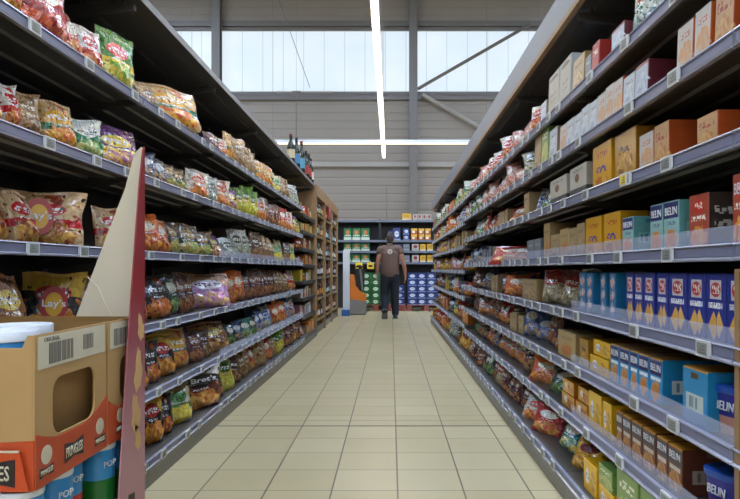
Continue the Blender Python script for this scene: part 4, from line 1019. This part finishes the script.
for i in range(4): rear(413+i*4.7, 417.3+i*4.7, BY+.05, 2.22, .15, 'white_case', 'white and red carton on top of the rear rack, %s from the yellow one' % ordinal(i+1), nm='carton')
tag(MB().tube((0, 0, 0), (0, 0, .85), .012, n=6).obj('sign_pole', M_steel, None, (X_(387), BY+.2, 2.221)), 'slim upright pole standing on top of the rear rack', 'pole')
# pallets with stacked drink cases
M_pal = plain('reddish_pallet_wood', '#8a4436', .6); 
def pallet(x0, x1, lab):
    t = thing('pallet', (x0, 15.25, 0), lab, 'pallet', 'pallets before the rear rack'); L = x1-x0
    p = MB(); [p.box((0, i*.155, .125), (L, i*.155+.11, .145)) for i in range(5)]; p.obj('deck', M_pal, t)
    for i in range(3): MB().box((i*(L-.12)/2, 0, 0), (i*(L-.12)/2+.12, .73, .124)).obj('block_row', M_pal, t)
pallet(-.72, .0, 'red wooden pallet under the green cases'); pallet(.03, .35, 'narrow pallet behind the walking man'); pallet(.38, 1.3, 'red wooden pallet under the blue cases')
for r in range(5):
    for i in range(3):
        x = -.70+i*.225
        o = link('drinks_case', make_box_mesh(D['green_case_dark']['mat']()), None, (x+.11, 15.27, .147+r*.153), (0, 0, 0), (.215, .3, .148))
        tag(o, 'dark green case on the left pallet, %s layer up, %s from left' % (ordinal(r+1), ordinal(i+1)), 'drinks case', 'cases on the pallets')
    for i in range(4):
        if r == 4 and i == 3: continue
        x = .40+i*.225
        o = link('drinks_case', make_box_mesh(D['blue_case']['mat']()), None, (x+.11, 15.27, .147+r*.153), (0, 0, 0), (.215, .3, .148))
        tag(o, 'navy case on the right pallet, %s layer up, %s from left' % (ordinal(r+1), ordinal(i+1)), 'drinks case', 'cases on the pallets')
for r in range(3):
    o = link('drinks_case', make_box_mesh(D['blue_case']['mat']()), None, (.18, 15.27, .147+r*.153), (0, 0, 0), (.28, .3, .148))
    tag(o, 'navy case on the narrow middle pallet, %s layer up' % ordinal(r+1), 'drinks case', 'cases on the pallets')
for i, px in enumerate((359, 370.5)):
    s = thing('promo_sign', (X_(px, 15.9), 15.9, 1.0), '%s yellow promotion sign clipped below the green drinks cases' % ['left', 'right'][i], 'sign', 'yellow promotion signs')
    MB().box((-.085, -.006, 0), (.085, 0, .16)).obj('sign_panel', M_yel, s); MB().box((-.01, -.002, .16), (.01, .004, .2)).obj('clip', M_tag, s)
    MB().box((-.05, -.008, .05), (.05, -.006, .1)).obj('price_block', M_ink, s)
# white column with blue foot
t = thing('white_pillar_guard', (-.95, 13.75, 0), 'white upright panel with a blue foot at the end of the left rack', 'pillar guard')
MB().box((-.08, 0, 0), (.06, .1, 1.4)).obj('panel', M_white, t); MB().box((-.1, -.14, 0), (.07, -.01, .13)).obj('foot_block', plain('blue_bumper', '#2b5a9a', .4), t)
# pallet truck
M_orange = plain('orange_truck_paint', '#d9771c', .35); M_grey = plain('grey_truck_body', '#7d7a74', .45); M_dk = plain('black_rubber', '#1c1d1f', .5)
t = thing('pallet_truck', (-.72, 13.9, 0), 'orange and grey electric pallet truck parked at the aisle end', 'pallet truck')
MB().prism([(-.17, .03), (.17, .03), (.17, .26), (.12, .30), (-.17, .34)], 'y', 0, .42).obj('chassis', M_grey, t, bevel=.008)
MB().prism([(-.16, .34), (.12, .30), (.165, .30), (.165, .44), (.02, .52), (-.06, .66), (-.09, .86), (-.16, .88)], 'y', .01, .36).obj('cowl', M_orange, t, bevel=.006)
MB().prism([(-.04, .62), (.12, .56), (.13, .98), (-.03, 1.0)], 'y', .1, .3).obj('battery_cover', M_dk, t, bevel=.01)
h = MB(); h.tube((.1, .02, .55), (.05, -.05, 1.02), .02); h.obj('tiller_arm', M_grey, t, smooth=True)
h = MB(); h.tube((-.04, -.05, 1.05), (.14, -.05, 1.05), .02); h.box((.02, -.08, 1.0), (.09, -.03, 1.07)); h.obj('tiller_head', M_dk, t)
for x in (-.12, .06):
    MB().box((x-.02, .42, .06), (x+.08, 1.2, .1)).obj('fork', M_grey, t)
for x in (-.14, .14):
    MB().tube((x-.02, .12, .045), (x+.02, .12, .045), .045, n=16).obj('wheel', M_dk, t, smooth=True)

# ================================================================== PERSON
def blob(name, chains, mat, parent=None, voxel=.012, smooth=4):
    """limbs as tapering elliptic sweeps (x,y,z,rx,ry), fused into one continuous surface"""
    mb = MB(); n = 16
    for ch in chains:
        P = []
        for i in range(len(ch)-1):
            a, b = ch[i], ch[i+1]
            for q in range(5): t_ = q/5; P.append([a[k]+(b[k]-a[k])*(t_) for k in range(5)])
        P.append(list(ch[-1]))
        for _ in range(2): P = [P[0]]+[[(P[i-1][k]+2*P[i][k]+P[i+1][k])/4 for k in range(5)] for i in range(1, len(P)-1)]+[P[-1]]
        # round both ends
        def cap(p, q):
            d = Vector(p[:3])-Vector(q[:3]); d.normalize(); r = min(p[3], p[4])
            return [[*(Vector(p[:3])+d*r*c), p[3]*e, p[4]*e] for c, e in ((.5, .86), (.85, .5), (.98, .15))]
        P = cap(P[0], P[1])[::-1]+P+cap(P[-1], P[-2])
        vs = []; fs = []
        for i, p_ in enumerate(P):
            a = Vector(P[max(0, i-1)][:3]); b = Vector(P[min(len(P)-1, i+1)][:3]); t_ = (b-a).normalized()
            ux = Vector((1, 0, 0)); ux = (ux-t_*ux.dot(t_))
            if ux.length < .2: ux = Vector((0, 0, 1)); ux = ux-t_*ux.dot(t_)
            ux.normalize(); uy = t_.cross(ux)
            for k in range(n):
                w_ = 2*PI*k/n; vs.append(Vector(p_[:3])+ux*math.cos(w_)*p_[3]+uy*math.sin(w_)*p_[4])
        for i in range(len(P)-1):
            for k in range(n): j = (k+1) % n; fs.append((i*n+k, i*n+j, (i+1)*n+j, (i+1)*n+k))
        fs += [tuple(range(n))[::-1], tuple(range((len(P)-1)*n, len(P)*n))]
        mb._add(vs, fs)
    me = mb.mesh(name, [mat]); o = bpy.data.objects.new(name, me); COL.objects.link(o)
    r = o.modifiers.new('r', 'REMESH'); r.mode = 'VOXEL'; r.voxel_size = voxel
    sm = o.modifiers.new('s', 'SMOOTH'); sm.factor = .5; sm.iterations = smooth
    dg = bpy.context.evaluated_depsgraph_get(); nm = bpy.data.meshes.new_from_object(o.evaluated_get(dg)); bpy.data.objects.remove(o)
    nm.materials.clear(); nm.materials.append(mat); nm.polygons.foreach_set('use_smooth', [True]*len(nm.polygons)); nm.name = name
    return link(name, nm, parent)
M_skin = plain('skin', '#a9745c', .5); M_vest = plain('brown_vest_cloth', '#6b5448', .8, noise=.12, scale=40); M_jean = plain('dark_navy_denim', '#1b2130', .85, noise=.2, scale=90)
M_hair = plain('grey_brown_hair', '#3f352e', .8, noise=.4, scale=120); M_shoe = plain('dark_blue_grey_shoe', '#2c3138', .6); M_sole = plain('grey_sole', '#6b6d70', .7)
p = thing('person', (-.02, 12.9, 0), 'person walking away in brown sleeveless vest and dark trousers', 'person')
# x right, y away from the camera (the front faces +y). Right foot planted, left foot swinging with its heel up.
def arm(s_, pts): return [(s_*a, b, c, d, e) for a, b, c, d, e in pts]
L_ARM = arm(-1, [(.155, 0, 1.40, .06, .06), (.20, -.01, 1.33, .058, .055), (.235, -.03, 1.18, .048, .048), (.252, -.03, 1.08, .042, .044), (.262, .0, .98, .040, .042), (.268, .03, .86, .026, .028), (.268, .036, .80, .018, .040)])
R_ARM = arm(1, [(.155, 0, 1.40, .06, .06), (.205, -.01, 1.33, .058, .055), (.25, -.03, 1.18, .048, .048), (.278, -.03, 1.08, .042, .044), (.296, .0, .98, .040, .042), (.310, .03, .86, .026, .028), (.312, .036, .80, .018, .040)])
def hand(s_, cx, cy, cz):
    out = []
    for i, L in enumerate((.066, .076, .072, .058)):
        y = cy-.032+.021*i
        out.append([(cx, y, cz+.03, .0085, .0085), (cx-s_*.004, y, cz-.01, .0085, .0085), (cx-s_*.014, y+.004, cz-L*.6, .008, .008), (cx-s_*.030, y+.008, cz-L, .0065, .0065)])
    out.append([(cx, cy+.03, cz+.05, .012, .012), (cx-s_*.012, cy+.056, cz+.02, .010, .010), (cx-s_*.020, cy+.062, cz-.012, .008, .008)])
    return out
TORSO = [(0, 0, .90, .145, .105), (0, 0, 1.05, .135, .10), (0, 0, 1.22, .155, .105), (0, 0, 1.35, .165, .10), (0, .005, 1.42, .10, .075), (0, .015, 1.48, .058, .06), (0, .022, 1.53, .055, .062)]
HEAD = [(0, .03, 1.545, .056, .070), (0, .035, 1.60, .076, .092), (0, .03, 1.65, .074, .090), (0, .025, 1.68, .055, .07)]
L_LEG = [(-.085, 0, .86, .095, .1), (-.095, .03, .66, .08, .085), (-.10, .05, .47, .058, .06), (-.10, -.06, .30, .055, .058), (-.10, -.15, .14, .036, .04)]
R_LEG = [(.085, 0, .86, .095, .1), (.095, .03, .66, .08, .085), (.10, .04, .47, .058, .06), (.103, .03, .28, .055, .058), (.105, .03, .09, .036, .04)]
body = blob('body', [TORSO, HEAD, L_ARM, R_ARM, L_LEG, R_LEG]+hand(-1, -.268, .036, .785)+hand(1, .312, .036, .785)+[[(0, .118, 1.605, .010, .010), (0, .132, 1.58, .014, .012)]], M_skin, p, .0065, 3)
for s_ in (-1, 1): blob('ear', [[(s_*.080, .03, 1.575, .008, .012), (s_*.087, .022, 1.60, .009, .018), (s_*.085, .018, 1.62, .007, .012)]], M_skin, p, .004, 2)
e_ = MB()
for s_ in (-1, 1): e_.lathe([(.001, -.01), (.012, -.006), (.012, .006), (.001, .01)], (s_*.03, .116, 1.61), 8)
e_.obj('eyes', plain('eye_white', '#d9d4cc', .3), p, smooth=True)
MB().box((-.024, .108, 1.545), (.024, .122, 1.551)).obj('mouth', plain('lips', '#8a4a40', .6), p, bevel=.002)
blob('hair', [[(0, -.005, 1.545, .058, .050), (0, .0, 1.60, .081, .078), (0, .012, 1.65, .081, .092), (0, .02, 1.69, .060, .072)]], M_hair, p, .008, 3)
v = blob('vest', [[(0, 0, .90, .19, .135), (0, 0, 1.02, .182, .132), (0, 0, 1.18, .190, .135), (0, 0, 1.31, .200, .132), (0, .0, 1.40, .155, .105), (0, .01, 1.455, .075, .072)], [(-.10, 0, 1.395, .085, .09), (-.17, -.002, 1.40, .085, .085), (-.212, -.01, 1.34, .074, .078)], [(.10, 0, 1.395, .085, .09), (.17, -.002, 1.40, .085, .085), (.212, -.01, 1.34, .074, .078)]], M_vest, p, .011, 4)
MB().tube((0, -.122, 1.345), (0, -.137, 1.345), .05, n=24).obj('round_back_emblem', plain('cream_emblem', '#d6cdbd', .6), v)
MB().tube((0, -.137, 1.345), (0, -.139, 1.345), .032, n=24).obj('emblem_centre', plain('tan_emblem', '#b59c88', .6), v)
MB().tube((0, 0, 1.462), (0, .004, 1.478), .072, .068, n=20).obj('collar', M_vest, v)
tr = blob('trousers', [[(0, 0, .90, .165, .12), (0, 0, .84, .165, .12)], [(-.085, 0, .86, .105, .12), (-.10, .03, .66, .098, .10), (-.105, .05, .47, .082, .084), (-.105, -.05, .30, .078, .08), (-.105, -.13, .17, .072, .074)],
             [(.085, 0, .86, .105, .12), (.098, .03, .66, .098, .10), (.102, .04, .47, .082, .084), (.105, .03, .28, .078, .08), (.108, .03, .11, .072, .076)]], M_jean, p, .011, 4)
def shoe(base, ang):
    o = blob('shoe', [[(0, -.03, .055, .045, .045), (0, .05, .052, .046, .042), (0, .13, .04, .048, .03), (0, .19, .034, .04, .024)]], M_shoe, p, .008, 3)
    o.location = base; o.rotation_euler = (ang, 0, 0)
    s_ = MB(); s_.prism([(-.045, -.075), (.045, -.075), (.056, .1), (.04, .2), (.02, .225), (-.02, .225), (-.04, .2), (-.056, .1)], 'z', 0, .018); s_.obj('sole', M_sole, o, bevel=.004)
shoe((.108, .02, .0), 0); shoe((-.105, -.165, .13), -1.05)
tag(MB().box((-.30, 12.85, .80), (-.292, 12.96, .90)).obj('folded_paper', M_white), 'white folded paper in the walking man\'s left hand', 'paper')

# ------------------------------------------------------------------ light
w = bpy.data.worlds.new('world'); sc.world = w; w.use_nodes = True
w.node_tree.nodes['Background'].inputs[0].default_value = srgb('#9fb6d6'); w.node_tree.nodes['Background'].inputs[1].default_value = .3
sc.cycles.max_bounces = 7; sc.cycles.diffuse_bounces = 4; sc.cycles.transparent_max_bounces = 12
sc.cycles.caustics_reflective = False; sc.cycles.caustics_refractive = False
